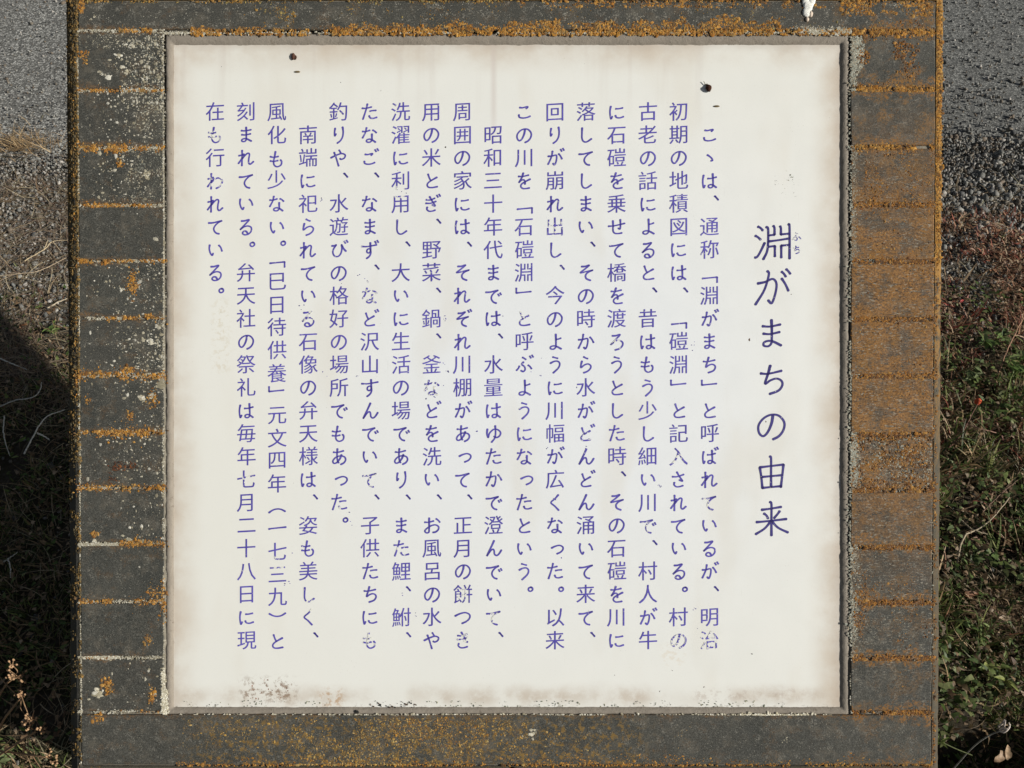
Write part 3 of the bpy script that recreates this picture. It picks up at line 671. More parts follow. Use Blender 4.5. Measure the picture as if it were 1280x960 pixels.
class Crust:
    def __init__(s): s.p = []; s.r = []; s.c = []
    def add(s, x, y, r, pal, z=0.0):
        n = len(x)
        if n == 0: return
        s.p.append(L(x, y, np.full(n, z))); s.r.append(r * S * np.exp(np.minimum(rng.normal(-.10, .34 if pal[:, 2].mean() < .12 else .15, n), .6))); s.c.append(pal[rng.integers(0, len(pal), n)] * rng.uniform(0.75, 1.2, (n, 1)))
    def patch(s, x0, x1, y0, y1, n, pal, r0, r1, clump=(14, 0.5), z=0.0, edge=None, seed=None):
        seed = rng.integers(0, 999) if seed is None else seed
        x = rng.uniform(x0, x1, n); y = rng.uniform(y0, y1, n)
        v = fnoise(x / clump[0], y / clump[0], seed)
        keep = v > clump[1] + rng.uniform(-.04, .04, n)
        if x1 - x0 < 60 and y1 - y0 < 60 and edge is None:
            q = ((x - (x0 + x1) / 2) / (x1 - x0) * 2) ** 2 + ((y - (y0 + y1) / 2) / (y1 - y0) * 2) ** 2
            keep = (v > clump[1] - .15 + q * .30 + rng.uniform(-.06, .06, n)) & (q < 1.15)
        if edge is not None:      # fade from a base line: edge = (y_base, reach, noise scale)
            yb, reach = edge
            hgt = reach * (0.25 + 1.3 * fnoise(x / 22, x * 0, seed + 7))
            keep &= np.abs(y - yb) < hgt
        x, y = x[keep], y[keep]
        s.add(x, y, rng.uniform(r0, r1, len(x)) * rng.uniform(0.7, 1, len(x)), pal, z)
    def line(s, x0, x1, yc, half, n, pal, r0, r1, clump=(18, 0.4), slope=0.0):
        x = rng.uniform(x0, x1, n); y = yc + rng.normal(0, half, n) + slope * (x - x0)
        keep = fnoise(x / clump[0], y / 9, rng.integers(0, 999)) > clump[1]
        x, y = x[keep], y[keep]; s.add(x, y, rng.uniform(r0, r1, len(x)), pal)
    def vline(s, x, y0, y1, half, n, pal, r0, r1, clump=(14, 0.4), z=0.0):
        yy = rng.uniform(y0, y1, n); xx = x + rng.normal(0, half, n) - (6 * yy / 960 - 1 if x > 1100 else 0)
        keep = fnoise(xx / 9, yy / clump[0], rng.integers(0, 999)) > clump[1]
        xx, yy = xx[keep], yy[keep]; s.add(xx, yy, rng.uniform(r0, r1, len(xx)), pal, z)
    def build(s, name, flat=0.5):
        o = domes(name, np.vstack(s.p), np.concatenate(s.r), np.vstack(s.c), MLI, root, flat); o['kind'] = 'stuff'; return o
o_ = Crust()
# top slab: orange fringe above the sealant and along the upper edge
for x0, x1, rch, n in ((238, 330, 9, 900), (330, 420, 7, 500), (415, 560, 13, 2300), (560, 700, 15, 2800), (690, 800, 17, 2300), (800, 975, 22, 4800), (975, 1065, 8, 600)):
    o_.patch(x0, x1, 41 - rch * 1.6, 44, n, ORG, 0.8, 1.9, (10, 0.36), edge=(43, rch))
o_.patch(340, 372, 0, 34, 220, BRN, 0.8, 1.6, (8, 0.45)); o_.patch(650, 1165, 0, 10, 1700, ORG, 0.8, 1.8, (12, 0.48)); o_.patch(1050, 1166, 0, 20, 1300, ORG, 0.8, 1.9, (13, 0.44))
o_.patch(100, 660, 0, 4, 600, BRN, 0.8, 1.5, (16, 0.45)); o_.patch(97, 107, 0, 18, 160, ORG, 0.8, 1.8, (9, 0.3))
o_.patch(300, 1165, 3, 40, 2200, BRN, 0.6, 1.4, (18, 0.56))
# left joints
for yj, segs in ((38, [(148, 190, 1, .9)]), (113, [(97, 205, .4, .5), (103, 130, .7, .6)]), (185, [(97, 158, 2, 1.5), (168, 205, .9, 1)]), (257, [(105, 156, 1.1, 1), (160, 190, .5, .6)]),
                 (326, [(97, 135, 1.7, 1), (135, 205, .5, .6)]), (398, [(130, 205, .6, .8)]), (470, [(97, 170, 1.5, 1.8), (170, 205, 1.3, 1.6)]), (540, [(120, 186, 1.6, 1.6), (97, 205, .4, .8)]),
                 (610, [(97, 160, 1.2, 1.2), (160, 205, .8, 1.2)]), (680, [(150, 205, 1.2, 1.3)]), (752, [(99, 148, 1.1, 1.2), (165, 205, 1.5, 1.6)]), (822, [(104, 145, .2, .5)]), (890, [(150, 200, .1, .5)])):
    for a, b, dn, hf in segs:
        o_.line(a, b, yj, hf * 1.7, int((b - a) * dn * 4.2), ORG, 0.5, 1.7, (11, 0.42)); o_.line(a - 6, b + 6, yj, hf * 3.6, int((b - a) * dn * 1.5), ORG, 0.4, 1.2, (9, 0.5))
# right joints
for yj, dn in ((40, 1.5), (112, 1.7), (184, 1.3), (256, 1.4), (327, 1.4), (399, 1.5), (470, 1.8), (543, 1.4), (613, 1.3), (684, 1.5), (753, 1.7), (823, 1.4), (891, 1.2)):
    o_.line(1066, 1168, yj, 2.3, int(102 * dn * 6.0), ORD if yj > 200 else ORG, 0.5, 1.7, (11, 0.38)); o_.line(1066, 1168, yj, 6, int(102 * dn * 2.2), ORD, 0.4, 1.2, (9, 0.48))
# right tiles: scattered crust, dense in the middle
o_.patch(1064, 1168, 180, 420, 7500, ORD, 0.7, 1.5, (20, 0.44)); o_.patch(1064, 1168, 400, 640, 6000, ORD, 0.7, 1.5, (20, 0.47)); o_.patch(1064, 1168, 640, 780, 1800, ORD, 0.7, 1.4, (20, 0.54))
for x0, x1, y0, y1, n in ((1110, 1150, 48, 75, 380), (1120, 1150, 70, 100, 250), (1100, 1126, 135, 160, 260), (1070, 1088, 62, 80, 150), (1125, 1160, 20, 38, 120), (1100, 1150, 725, 750, 260), (1120, 1145, 790, 815, 130), (1066, 1085, 755, 800, 300), (1112, 1135, 838, 870, 130), (1070, 1100, 730, 752, 150), (1150, 1166, 770, 800, 120)):
    o_.patch(x0, x1, y0, y1, n, ORD, 0.8, 1.7, (9, 0.45))
# single patches on the left tiles
for x, y, rx, ry, n in ((105, 70, 6, 8, 50), (166, 355, 6, 12, 160), (150, 205, 4, 4, 40), (186, 395, 6, 3, 60), (160, 462, 8, 4, 80), (135, 858, 6, 8, 120), (122, 898, 7, 5, 110), (185, 800, 6, 8, 70), (118, 667, 5, 3, 50), (192, 740, 7, 10, 70), (190, 870, 5, 9, 60), (163, 520, 4, 7, 40), (203, 750, 4, 22, 120), (192, 500, 7, 12, 80), (110, 500, 5, 6, 30)):
    x_ = x + rng.normal(0, rx * .55, n); y_ = y + rng.normal(0, ry * .55, n); o_.add(x_, y_, rng.uniform(.8, 1.8, n), ORG)
# bottom slab
OCH = np.array([(0.34, 0.20, 0.05), (0.42, 0.26, 0.07), (0.26, 0.14, 0.035), (0.38, 0.28, 0.11), (0.16, 0.10, 0.04), (0.48, 0.32, 0.12)])
o_.patch(228, 300, 896, 935, 700, OCH, 0.7, 1.6, (9, 0.52)); o_.patch(290, 380, 896, 940, 1500, OCH, 0.7, 1.6, (10, 0.47)); o_.patch(370, 660, 897, 957, 12000, OCH, 0.7, 1.7, (12, 0.43))
o_.patch(480, 610, 897, 935, 2600, ORG, 0.7, 1.6, (12, 0.45)); o_.patch(680, 750, 915, 945, 650, OCH, 0.7, 1.6, (10, 0.47)); o_.patch(838, 870, 898, 955, 300, OCH, 0.7, 1.4, (10, 0.5))
o_.patch(220, 1165, 942, 958, 5200, ORG * 0.85, 0.8, 1.8, (16, 0.40), edge=(958, 11)); o_.patch(660, 850, 942, 957, 900, ORG, 0.8, 1.8, (12, 0.42)); o_.patch(1050, 1075, 938, 948, 70, ORD, 0.8, 1.8, (8, 0.4))
# edge strips
x = rng.uniform(83.5, 96.5, 9000) ; y = rng.uniform(0, 960, 9000); x = x + y * 0.0068
k_ = fnoise(x / 8, y / 12, 61) > 0.36 + 0.20 * np.clip((y - 380) / 200, 0, 1); x, y = x[k_], y[k_]
OLV = np.array([(0.12, 0.085, 0.035), (0.20, 0.13, 0.05), (0.28, 0.17, 0.055), (0.085, 0.07, 0.04), (0.06, 0.05, 0.035), (0.17, 0.14, 0.08)])
for i_ in range(6):
    m_2 = (x - y * .0068 >= 83.5 + i_ * 2.2) & (x - y * .0068 < 83.5 + (i_ + 1) * 2.2)
    o_.add(x[m_2], y[m_2], rng.uniform(.5, 1.7, m_2.sum()), OLV, (-.0085, -.0055, -.0036, -.0022, -.001, -.0001)[i_])
o_.vline(94, 0, 300, 1.6, 300, ORG, 0.6, 1.5, (20, 0.5), z=-.002); o_.vline(96, 330, 500, 1.5, 160, ORG, 0.7, 1.5, (14, 0.5), z=-.001)
o_.vline(1172.5, 0, 330, 2.2, 2300, ORG, 0.8, 1.8, (20, 0.28), z=-.0015); o_.vline(1171, 330, 960, 2.0, 1500, ORD, 0.6, 1.4, (14, 0.48), z=-.0015)
o_.build('orange_lichen')
p_ = Crust()
# pale specks: left tiles, denser towards the panel in the upper half
for y0, y1, n in ((44, 110, 480), (116, 183, 600), (188, 255, 600), (260, 324, 620), (330, 396, 480), (401, 468, 420), (474, 538, 280), (543, 607, 170), (613, 678, 90), (683, 750, 70), (755, 820, 60), (825, 888, 45)):
    x = 205 - np.abs(rng.normal(0, 42, n)); y = rng.uniform(y0, y1, n); k_ = (x > 100) & (fnoise(x / 13, y / 13, 77) > 0.35)
    p_.add(x[k_], y[k_], rng.gamma(1.6, 0.42, k_.sum()) + 0.35, PAL)
for y0, y1, n in ((116, 183, 900), (188, 255, 800), (44, 110, 420), (260, 324, 500), (330, 396, 350), (401, 468, 260)):
    p_.patch(165, 204, y0, y1, n, GRY, 0.5, 1.2, (9, 0.53))
p_.patch(97, 205, 36, 60, 600, PAL, 0.5, 1.3, (12, 0.52))
# single larger plaques
for x, y, r in ((118, 20, 3.4), (114, 24, 2.2), (149, 70, 4), (146, 68, 3), (152, 84, 4), (158, 90, 4), (124, 89, 3), (128, 92, 2.4), (166, 57, 3), (182, 218, 5.5), (184, 221, 4), (176, 497, 6), (190, 494, 5), (179, 499, 4), (122, 868, 6), (121, 863, 5), (118, 676, 3.2), (116, 309, 3.5), (128, 306, 2), (187, 427, 4), (134, 280, 3), (155, 285, 3), (148, 390, 3), (152, 362, 4), (164, 378, 2.5),
                (984, 922, 6), (981, 926, 5), (988, 934, 3), (1022, 906, 4), (1033, 905, 3), (1039, 909, 3), (1036, 920, 3), (1019, 933, 3), (1026, 935, 3.4), (880, 912, 3), (879, 918, 3), (842, 922, 4), (860, 924, 3), (853, 921, 3), (892, 928, 2.4), (728, 905, 2.4), (1058, 925, 2.6), (940, 919, 2), (1010, 943, 2.5), (952, 942, 2.4), (662, 917, 8.5), (667, 913, 7), (659, 921, 6), (666, 921, 6)):
    kk = 10; p_.add(x + rng.normal(0, r * .33, kk), y + rng.normal(0, r * .33, kk), rng.uniform(.3, .62, kk) * r, PAL * 1.25)
p_.patch(100, 1165, 896, 955, 420, PAL, 0.4, 1.2, (20, 0.40)); p_.patch(100, 1165, 3, 38, 900, PAL, 0.4, 1.1, (20, 0.45))
# pale crust on the right tiles (streaky) and beside the right sealant
x = rng.uniform(1068, 1167, 7500); y = rng.uniform(190, 830, 7500); k_ = fnoise(x / 15, y / 6, 51) > 0.48
p_.add(x[k_], y[k_], rng.uniform(.4, 1.25, k_.sum()), GRY)
x = rng.uniform(1068, 1167, 4500); y = rng.uniform(190, 800, 4500); k_ = fnoise(x / 15, y / 6, 58) > 0.46
p_.add(x[k_], y[k_], rng.uniform(.5, 1.2, k_.sum()), np.array([(0.035, 0.03, 0.025), (0.07, 0.06, 0.05), (0.12, 0.11, 0.09)]))
p_.vline(1067, 45, 330, 2.4, 1700, GRY, 0.5, 1.5, (15, 0.34)); p_.vline(1067.5, 330, 800, 3.2, 4200, GRY * 1.1, 0.5, 1.5, (18, 0.31)); p_.vline(1066, 800, 892, 1.6, 260, PAL, 0.7, 1.6, (10, 0.45)); p_.patch(1064, 1080, 42, 90, 500, GRY * 1.15, 0.8, 1.9, (11, 0.38))
# pale grout crumbs along joints and sealant
for yj in JL: p_.line(97, 205, yj, 1.2, 330, PAL, 0.4, 1.1, (20, 0.40))
for yj in (113, 185): p_.line(150, 205, yj, 2.2, 160, PAL, 0.5, 1.3)
p_.line(104, 150, 822, .9, 260, PAL * 1.2, 0.6, 1.4, (20, 0.25)); p_.line(98, 148, 681, 1.4, 260, PAL, 0.6, 1.5, (20, 0.3))
p_.vline(203.8, 42, 892, .7, 1500, PAL, 0.5, 1.2, (16, 0.40)); p_.vline(207.5, 42, 892, .5, 900, PAL, 0.4, 1.0, (16, 0.42), z=-.002); p_.vline(204, 835, 890, 1.3, 300, PAL * 1.5, 0.7, 1.6, (16, 0.2)); p_.vline(207, 862, 896, 1.6, 240, PAL * 1.5, 0.7, 1.5, (16, 0.2))
p_.line(222, 1040, 894.5, .9, 1500, PAL * 1.35, 0.6, 1.5, (14, 0.36)); p_.line(925, 1020, 895.5, 1.6, 420, PAL * 1.6, 0.7, 1.7, (14, 0.3)); p_.line(240, 1064, 41, .9, 1300, PAL, 0.5, 1.3, (16, 0.44)); p_.line(990, 1064, 38, 2.5, 900, PAL, 0.6, 1.6, (16, 0.38))
y = rng.uniform(40, 955, 2600); x = 96.6 + y * 0.0055 + rng.normal(0, .6, len(y)); k_ = fnoise(x / 9, y / 22, 66) > .36
p_.add(x[k_], y[k_], rng.uniform(.4, 1.0, k_.sum()), PAL * 1.15, -.0003)
p_.line(204, 245, 41, 1.0, 160, PAL, 0.6, 1.4, (16, 0.3))
p_.build('pale_lichen', 0.18)
d_ = Crust()
DRK = np.array([(0.045, 0.035, 0.025), (0.09, 0.05, 0.03), (0.03, 0.03, 0.028)]); RST = np.array([(0.20, 0.07, 0.03), (0.12, 0.05, 0.03), (0.28, 0.11, 0.04)])
for x0, x1, y0, y1, n in ((135, 172, 576, 590, 260), (135, 147, 576, 606, 110)): d_.patch(x0, x1, y0, y1, n, np.vstack([RST * .7, DRK]), 0.6, 1.5, (7, 0.44))
MOLD = np.array([(0.20, 0.22, 0.15), (0.12, 0.13, 0.10), (0.33, 0.32, 0.22)])
d_.patch(958, 1002, 208, 262, 170, MOLD * .8, 0.4, 1.1, (6, 0.52), z=PZ); d_.patch(984, 992, 218, 228, 30, MOLD * .6, 0.6, 1.4, (6, 0.4), z=PZ); d_.patch(968, 974, 224, 232, 18, MOLD * .6, 0.6, 1.3, (6, 0.4), z=PZ); d_.patch(262, 285, 385, 470, 70, MOLD * 1.7, 0.4, 1.0, (10, 0.5), z=PZ); d_.patch(235, 1040, 70, 870, 150, MOLD * 1.3, 0.3, 0.9, (30, 0.3), z=PZ)
for x, y in ((310, 870), (316, 862), (322, 874), (334, 856), (337, 864), (348, 868), (354, 856), (331, 851), (360, 862), (352, 872), (326, 866), (345, 860)):
    n = 9; d_.add(x + rng.normal(0, 1.8, n), y + rng.normal(0, 1.8, n), rng.uniform(.4, 1.2, n), RST * 1.2, PZ)
d_.patch(230, 1000, 876, 884, 420, MOLD, 0.4, 1.2, (16, 0.50), z=PZ + .0006); d_.patch(463, 520, 876, 888, 60, DRK, 0.6, 1.4, (9, 0.4), z=PZ + .001)
for x, y, r in ((1040, 40, 2), (840, 838, 1.4), (937, 425, 1.5), (989, 368, 1.3), (768, 844, 1.2), (825, 864, 1.2), (880, 859, 1.2), (957, 527, 1.2), (557, 184, 1.0), (940, 818, 1.0), (426, 103, 1.0), (277, 84, 1.0), (476, 113, 1.0), (446, 890, 2.2), (745, 895, 2.4), (420, 896, 1.6), (1145, 803, 1.7), (1142, 854, 1.8), (1158, 858, 1.3)):
    d_.add(np.full(3, x) + rng.normal(0, .4, 3), np.full(3, y) + rng.normal(0, .4, 3), np.full(3, r), DRK, PZ if 218 < x < 1048 and 60 < y < 882 else 0.0)
INK = np.array([(0.09, 0.075, 0.34), (0.13, 0.11, 0.38), (0.06, 0.05, 0.2)])
for x, y in ((401, 252), (502, 238), (498, 214), (508, 240), (541, 347), (553, 397), (557, 398), (556, 455), (558, 463), (554, 486), (630, 397), (597, 536), (677, 447), (676, 470), (666, 465), (684, 561), (702, 700), (446, 470), (427, 353), (375, 385), (379, 381), (416, 362), (405, 465), (409, 470), (455, 348), (448, 344), (459, 352), (503, 741), (499, 768), (520, 770), (356, 730), (362, 726), (365, 690), (868, 762), (865, 437), (866, 430), (826, 608), (822, 606), (720, 482), (733, 559), (736, 551), (657, 570), (694, 625), (434, 640), (439, 655), (536, 487), (533, 500), (542, 497), (872, 786), (888, 806), (842, 806)):
    k_ = rng.integers(1, 4); d_.add(x + rng.normal(0, 1.3, k_), y + rng.normal(0, 1.6, k_), rng.uniform(.5, 1.1, k_), INK, PZ + .00028)
d_.build('dark_specks', 0.25)

# beads of dirt: two dried insects and a bird dropping, lying on the board
def on_board(name, label, cat, pts_fn, pxy, z, mat):
    b = L1(pxy[0], pxy[1], z); o = pts_fn(); 
    ob = o.build(name, mat, None, True); ob.matrix_world = M @ Matrix.Translation(Vector(b)); return tag(ob, label, cat)
def blob(acc, c, r, col, seed=0, n1=10, n2=6):
    th = np.linspace(0, math.pi, n2 + 1); ph = np.linspace(0, 2 * math.pi, n1, endpoint=False); V = []
    for t in th:
        for p in ph:
            d = np.array([math.sin(t) * math.cos(p), math.sin(t) * math.sin(p), math.cos(t)])
            k = 1 + 0.35 * (vnoise(np.array([d[0] * 2.3 + seed]), np.array([d[1] * 2.3 + d[2] * 1.7]), seed)[0] - .5)
            V.append(np.array(c) + d * np.array(r) * k)
    f = []
    for i in range(n2):
        for j in range(n1): f.append((i * n1 + j, (i + 1) * n1 + j, (i + 1) * n1 + (j + 1) % n1, i * n1 + (j + 1) % n1))
    acc.add(np.array(V), np.array(f), col)
def seed_fn():
    a = Acc(); blob(a, (0, 0, .0022), (.0035, .0042, .0026), (0.05, 0.02, 0.012), 2); blob(a, (-.002, .004, .001), (.001, .0018, .0009), (0.09, 0.05, 0.03), 3)
    tube(a, [(-.003, .003, .001), (-.006, .008, .002)], .0004, (0.2, 0.18, 0.12), 4); return a
on_board('dried_seed', 'small dark brown seed stuck to the panel above the first text column', 'seed', seed_fn, (885.5, 111), PZ, MLI)
def husk_fn():
    a = Acc(); blob(a, (0, 0, .0012), (.0022, .0042, .0016), (0.10, 0.05, 0.035), 4); blob(a, (.0025, -.001, .001), (.0016, .0028, .0012), (0.06, 0.03, 0.02), 5)
    return a
on_board('dried_insect', 'brown dried insect near the top left of the white panel', 'insect', husk_fn, (367, 71), PZ, MLI)
def chip_fn():
    a = Acc(); blob(a, (0, 0, .0006), (.0038, .0012, .0007), (0.16, 0.12, 0.06), 6); return a
on_board('plant_scrap', 'thin brown scrap stuck to the panel just below the dried insect', 'scrap', chip_fn, (372, 90), PZ, MLI)
on_board('plant_scrap', 'thin brown scrap on the panel just below the dark seed', 'scrap', chip_fn, (896, 133), PZ, MLI)
def drop_fn():
    a = Acc()
    for i, (x, y, rx, ry) in enumerate(((0, 0, .0062, .0085), (-.002, -.008, .0048, .0058), (.004, .006, .005, .006), (-.003, .006, .004, .007), (.003, -.010, .0025, .004), (-.001, -.016, .0022, .003))):
        blob(a, (x, y, .0004), (rx, ry, .0016), (0.82, 0.82, 0.76) if i < 4 else (0.62, 0.52, 0.42), 10 + i)
    return a
on_board('bird_dropping', 'white bird dropping at the upper edge of the board, right of centre', 'bird dropping', drop_fn, (1010, 7), 0, MLI)

# ------------------------------------------------------------------ gravel, straw, grass round the monument
ICO = None
bm = bmesh.new(); bmesh.ops.create_icosphere(bm, subdivisions=1, radius=1); bm.verts.ensure_lookup_table()
ICOV = np.array([v.co[:] for v in bm.verts]); ICOF = np.array([[v.index for v in f.verts] for f in bm.faces]); bm.free()
def stones(name, P, r, C):
    n = len(P); k = len(ICOV)
    V = np.tile(ICOV, (n, 1, 1)) * rng.uniform(0.42, 1.25, (n, k, 1)) * rng.uniform(0.6, 1.2, (n, 1, 3))
    a = rng.uniform(0, 6.28, n); b = rng.uniform(-.6, .6, n); ca, sa, cb, sb = np.cos(a), np.sin(a), np.cos(b), np.sin(b)
    x = V[:, :, 0] * cb[:, None] + V[:, :, 2] * sb[:, None]; z = -V[:, :, 0] * sb[:, None] + V[:, :, 2] * cb[:, None]; y = V[:, :, 1]
    V = np.stack([x * ca[:, None] - y * sa[:, None], x * sa[:, None] + y * ca[:, None], z], 2) * r[:, None, None] + P[:, None, :]
    Fc = (ICOF[None] + (np.arange(n) * k)[:, None, None]).reshape(-1, 3)
    o = mesh_obj(name, V.reshape(-1, 3), Fc, MST, None, False, np.repeat(C, k, 0)); o['kind'] = 'stuff'; return o
def ground_pts(n, y0, y1, dens, side=None):
    """points on both visible strips; dens(x, y) in 0..1"""
    y = rng.uniform(y0, y1, n); s = rng.choice([-1, 1], n) if side is None else np.full(n, side)
    ax = 0.56 + rng.uniform(0, 1, n) * (0.62 + 0.42 * (y + 0.3))
    x = s * (ax + 0.30 * np.clip(y, 0, 3) * 0.55)
    k = rng.uniform(0, 1, n) < dens(x, y); x, y = x[k], y[k]
    return np.stack([x, y, soil_z(x, y)], 1)
STN = np.array([(0.20, 0.20, 0.185), (0.14, 0.142, 0.135), (0.26, 0.255, 0.23), (0.18, 0.16, 0.13), (0.10, 0.10, 0.098), (0.36, 0.34, 0.31), (0.16, 0.13, 0.10)])
RY = ROAD_Y
P = ground_pts(42000, 0.85, RY + 0.14, lambda x, y: np.clip((y - 0.8) / 0.35, 0.15, 1))
r = rng.gamma(2.2, 0.0011, len(P)) + 0.0022; r = np.where((P[:, 0] > 0) & (P[:, 1] > 1.15), r * 1.45, r); P[:, 2] += r * 0.3
C = STN[rng.integers(0, 7, len(P))] * rng.uniform(.75, 1.2, (len(P), 1)); stones('gravel', P, r, C)
P = ground_pts(5000, -0.5, 1.0, lambda x, y: 0.35 + 0.5 * (y > .6)); r = rng.gamma(2.5, 0.0012, len(P)) + 0.0015; P[:, 2] += r * .3
stones('gravel', P, r, STN[rng.integers(0, 7, len(P))] * rng.uniform(.6, 1.1, (len(P), 1)))
# loose aggregate on the asphalt
P = ground_pts(26000, RY - .1, 2.9, lambda x, y: 0.22 + 0.78 * np.exp(-(y - RY + .1) / .3)); P[:, 2] = 0.006; r = rng.gamma(2.6, 0.0008, len(P)) + 0.0014; r = np.where(P[:, 0] > 0, r * 1.3, r)
stones('gravel', P, r, STN[rng.integers(0, 7, len(P))] * rng.uniform(.7, 1.15, (len(P), 1)))

def blades(name, P, ln, wd, tilt, pal, mat, bend=0.6, seg=4):
    n = len(P); az_ = rng.uniform(0, 6.28, n); t = np.linspace(0, 1, seg + 1)
    ti = tilt[0] + (tilt[1] - tilt[0]) * rng.uniform(0, 1, n); bd = rng.uniform(-bend, bend, n); cz = rng.uniform(-bend, bend, n)
    pos = np.zeros((n, seg + 1, 3)); pos[:, 0] = P
    dl = ln / seg
    for i in range(seg):
        e = np.clip(ti - bd * 0 - abs(bd) * t[i] * 1.2, -0.15, 1.5); a = az_ + cz * t[i] * 1.5
        d = np.stack([np.cos(e) * np.cos(a), np.cos(e) * np.sin(a), np.sin(e)], 1)
        pos[:, i + 1] = pos[:, i] + d * dl[:, None]
    pos[:, :, 2] = np.maximum(pos[:, :, 2], soil_z(pos[:, :, 0], pos[:, :, 1]) + 0.001)
    sd = np.stack([-np.sin(az_), np.cos(az_), rng.uniform(-.4, .4, n)], 1)[:, None, :]
    wv = (wd[:, None] * (1 - t[None, :] ** 2 * 0.9) * 0.5)[:, :, None]
    V = np.stack([pos - sd * wv, pos + sd * wv], 2).reshape(-1, 3)
    b = (np.arange(n) * (seg + 1) * 2)[:, None]; i = np.arange(seg)[None, :] * 2
    Fc = np.stack([b + i, b + i + 1, b + i + 3, b + i + 2], 2).reshape(-1, 4)
    C = np.repeat(pal[rng.integers(0, len(pal), n)] * rng.uniform(.65, 1.25, (n, 1)), (seg + 1) * 2, 0)
    o = mesh_obj(name, V, Fc, mat, None, True, C); o['kind'] = 'stuff'; return o
STRAW = np.array([(0.40, 0.31, 0.19), (0.30, 0.22, 0.13), (0.50, 0.42, 0.28), (0.22, 0.15, 0.09), (0.26, 0.24, 0.15)])
REDB = np.array([(0.19, 0.095, 0.055), (0.27, 0.14, 0.08), (0.14, 0.075, 0.045), (0.32, 0.23, 0.14), (0.24, 0.075, 0.05), (0.36, 0.26, 0.17)])
GRN = 1.15 * np.array([(0.060, 0.085, 0.022), (0.10, 0.13, 0.035), (0.045, 0.06, 0.022), (0.14, 0.15, 0.05), (0.16, 0.12, 0.06), (0.22, 0.15, 0.08), (0.28, 0.20, 0.12)])
def dn(x, y, s, th, sc_=9): return (fnoise(x * sc_, y * sc_, s) > th).astype(float)
P = ground_pts(11000, 0.5, 1.5, lambda x, y: dn(x, y, 5, .42) * np.where(x < 0, 1, 0.7)); P[:, 2] += .003
blades('dry_grass', P, rng.uniform(.02, .10, len(P)), rng.uniform(.0008, .0024, len(P)), (0.0, 0.5), STRAW, MLF)
PNK = np.array([(0.36, 0.27, 0.20), (0.28, 0.19, 0.14), (0.42, 0.34, 0.25), (0.22, 0.15, 0.10), (0.30, 0.24, 0.16)])
P = ground_pts(9000, 0.6, 1.5, lambda x, y: dn(x, y, 55, .40), -1); P[:, 2] += .004
blades('dry_grass', P, rng.uniform(.03, .11, len(P)), rng.uniform(.0008, .0022, len(P)), (0.0, 0.35), PNK, MLF)
P = ground_pts(1500, 1.55, 1.92, lambda x, y: dn(x, y, 6, .56, 7) * (x < 0), -1); P[:, 2] += .008
blades('dry_grass', P, rng.uniform(.015, .05, len(P)), rng.uniform(.0008, .002, len(P)), (0.0, 0.7), STRAW, MLF)
P = ground_pts(14000, -0.8, 0.85, lambda x, y: dn(x, y, 15, .42)); P[:, 2] += .003
blades('dry_grass', P, rng.uniform(.02, .09, len(P)), rng.uniform(.0008, .002, len(P)), (0.0, 0.7), STRAW * .95, MLF)
P = ground_pts(15000, 0.45, 1.35, lambda x, y: dn(x, y, 25, .40) * (x > 0), 1); P[:, 2] += .004
blades('reddish_groundcover', P, rng.uniform(.006, .028, len(P)), rng.uniform(.002, .006, len(P)), (0.1, 1.2), REDB * 1.15, MLF, seg=3)
P = ground_pts(1800, 0.5, 1.0, lambda x, y: dn(x, y, 26, .5) * (x < 0), -1); P[:, 2] += .004
blades('reddish_groundcover', P, rng.uniform(.006, .02, len(P)), rng.uniform(.002, .005, len(P)), (0.1, 1.2), REDB, MLF, seg=3)
P = ground_pts(36000, -0.7, 0.72, lambda x, y: dn(x, y, 35, .42) * np.where(y > .45, .6, 1)); P[:, 2] += .002
blades('green_grass', P, rng.uniform(.010, .045, len(P)), rng.uniform(.0014, .0045, len(P)), (0.3, 1.4), GRN, MLF, seg=3)
P = ground_pts(2500, 0.6, 1.1, lambda x, y: dn(x, y, 36, .55, 7)); P[:, 2] += .002
blades('green_grass', P, rng.uniform(.006, .022, len(P)), rng.uniform(.002, .006, len(P)), (0.3, 1.4), GRN, MLF, seg=3)

LFS = np.array([(0.06, 0.10, 0.025), (0.10, 0.15, 0.035), (0.15, 0.19, 0.06), (0.20, 0.13, 0.07), (0.28, 0.19, 0.11), (0.13, 0.08, 0.045), (0.36, 0.27, 0.18)])
P = ground_pts(7000, -0.15, 0.95, lambda x, y: dn(x, y, 97, .57, 13), 1); P[:, 2] += rng.uniform(.02, .06, len(P))
blades('leafy_groundcover', P, rng.uniform(.010, .022, len(P)), rng.uniform(.006, .011, len(P)), (-.1, .7), np.array([(0.08, 0.125, 0.03), (0.13, 0.17, 0.045), (0.06, 0.09, 0.025), (0.17, 0.19, 0.07), (0.14, 0.10, 0.05)]), MLF, bend=1.0, seg=3)
P = ground_pts(9000, 0.85, 1.3, lambda x, y: dn(x, y, 98, .44, 8), 1); P[:, 2] += rng.uniform(.004, .04, len(P))
blades('reddish_groundcover', P, rng.uniform(.008, .03, len(P)), rng.uniform(.002, .006, len(P)), (-.1, .9), REDB * 1.35, MLF, bend=1.0, seg=3)
P = ground_pts(26000, -0.45, 1.0, lambda x, y: dn(x, y, 95, .40, 11) * np.where(x > 0, 1, .35)); P[:, 2] += rng.uniform(.004, .035, len(P))
blades('leaf_litter', P, rng.uniform(.006, .016, len(P)), rng.uniform(.004, .009, len(P)), (-.2, .9), LFS, MLF, bend=1.2, seg=3)
P = np.array([G(x, y, .012) for x, y in zip(rng.normal(28, 22, 420), rng.normal(181, 6.5, 420))])
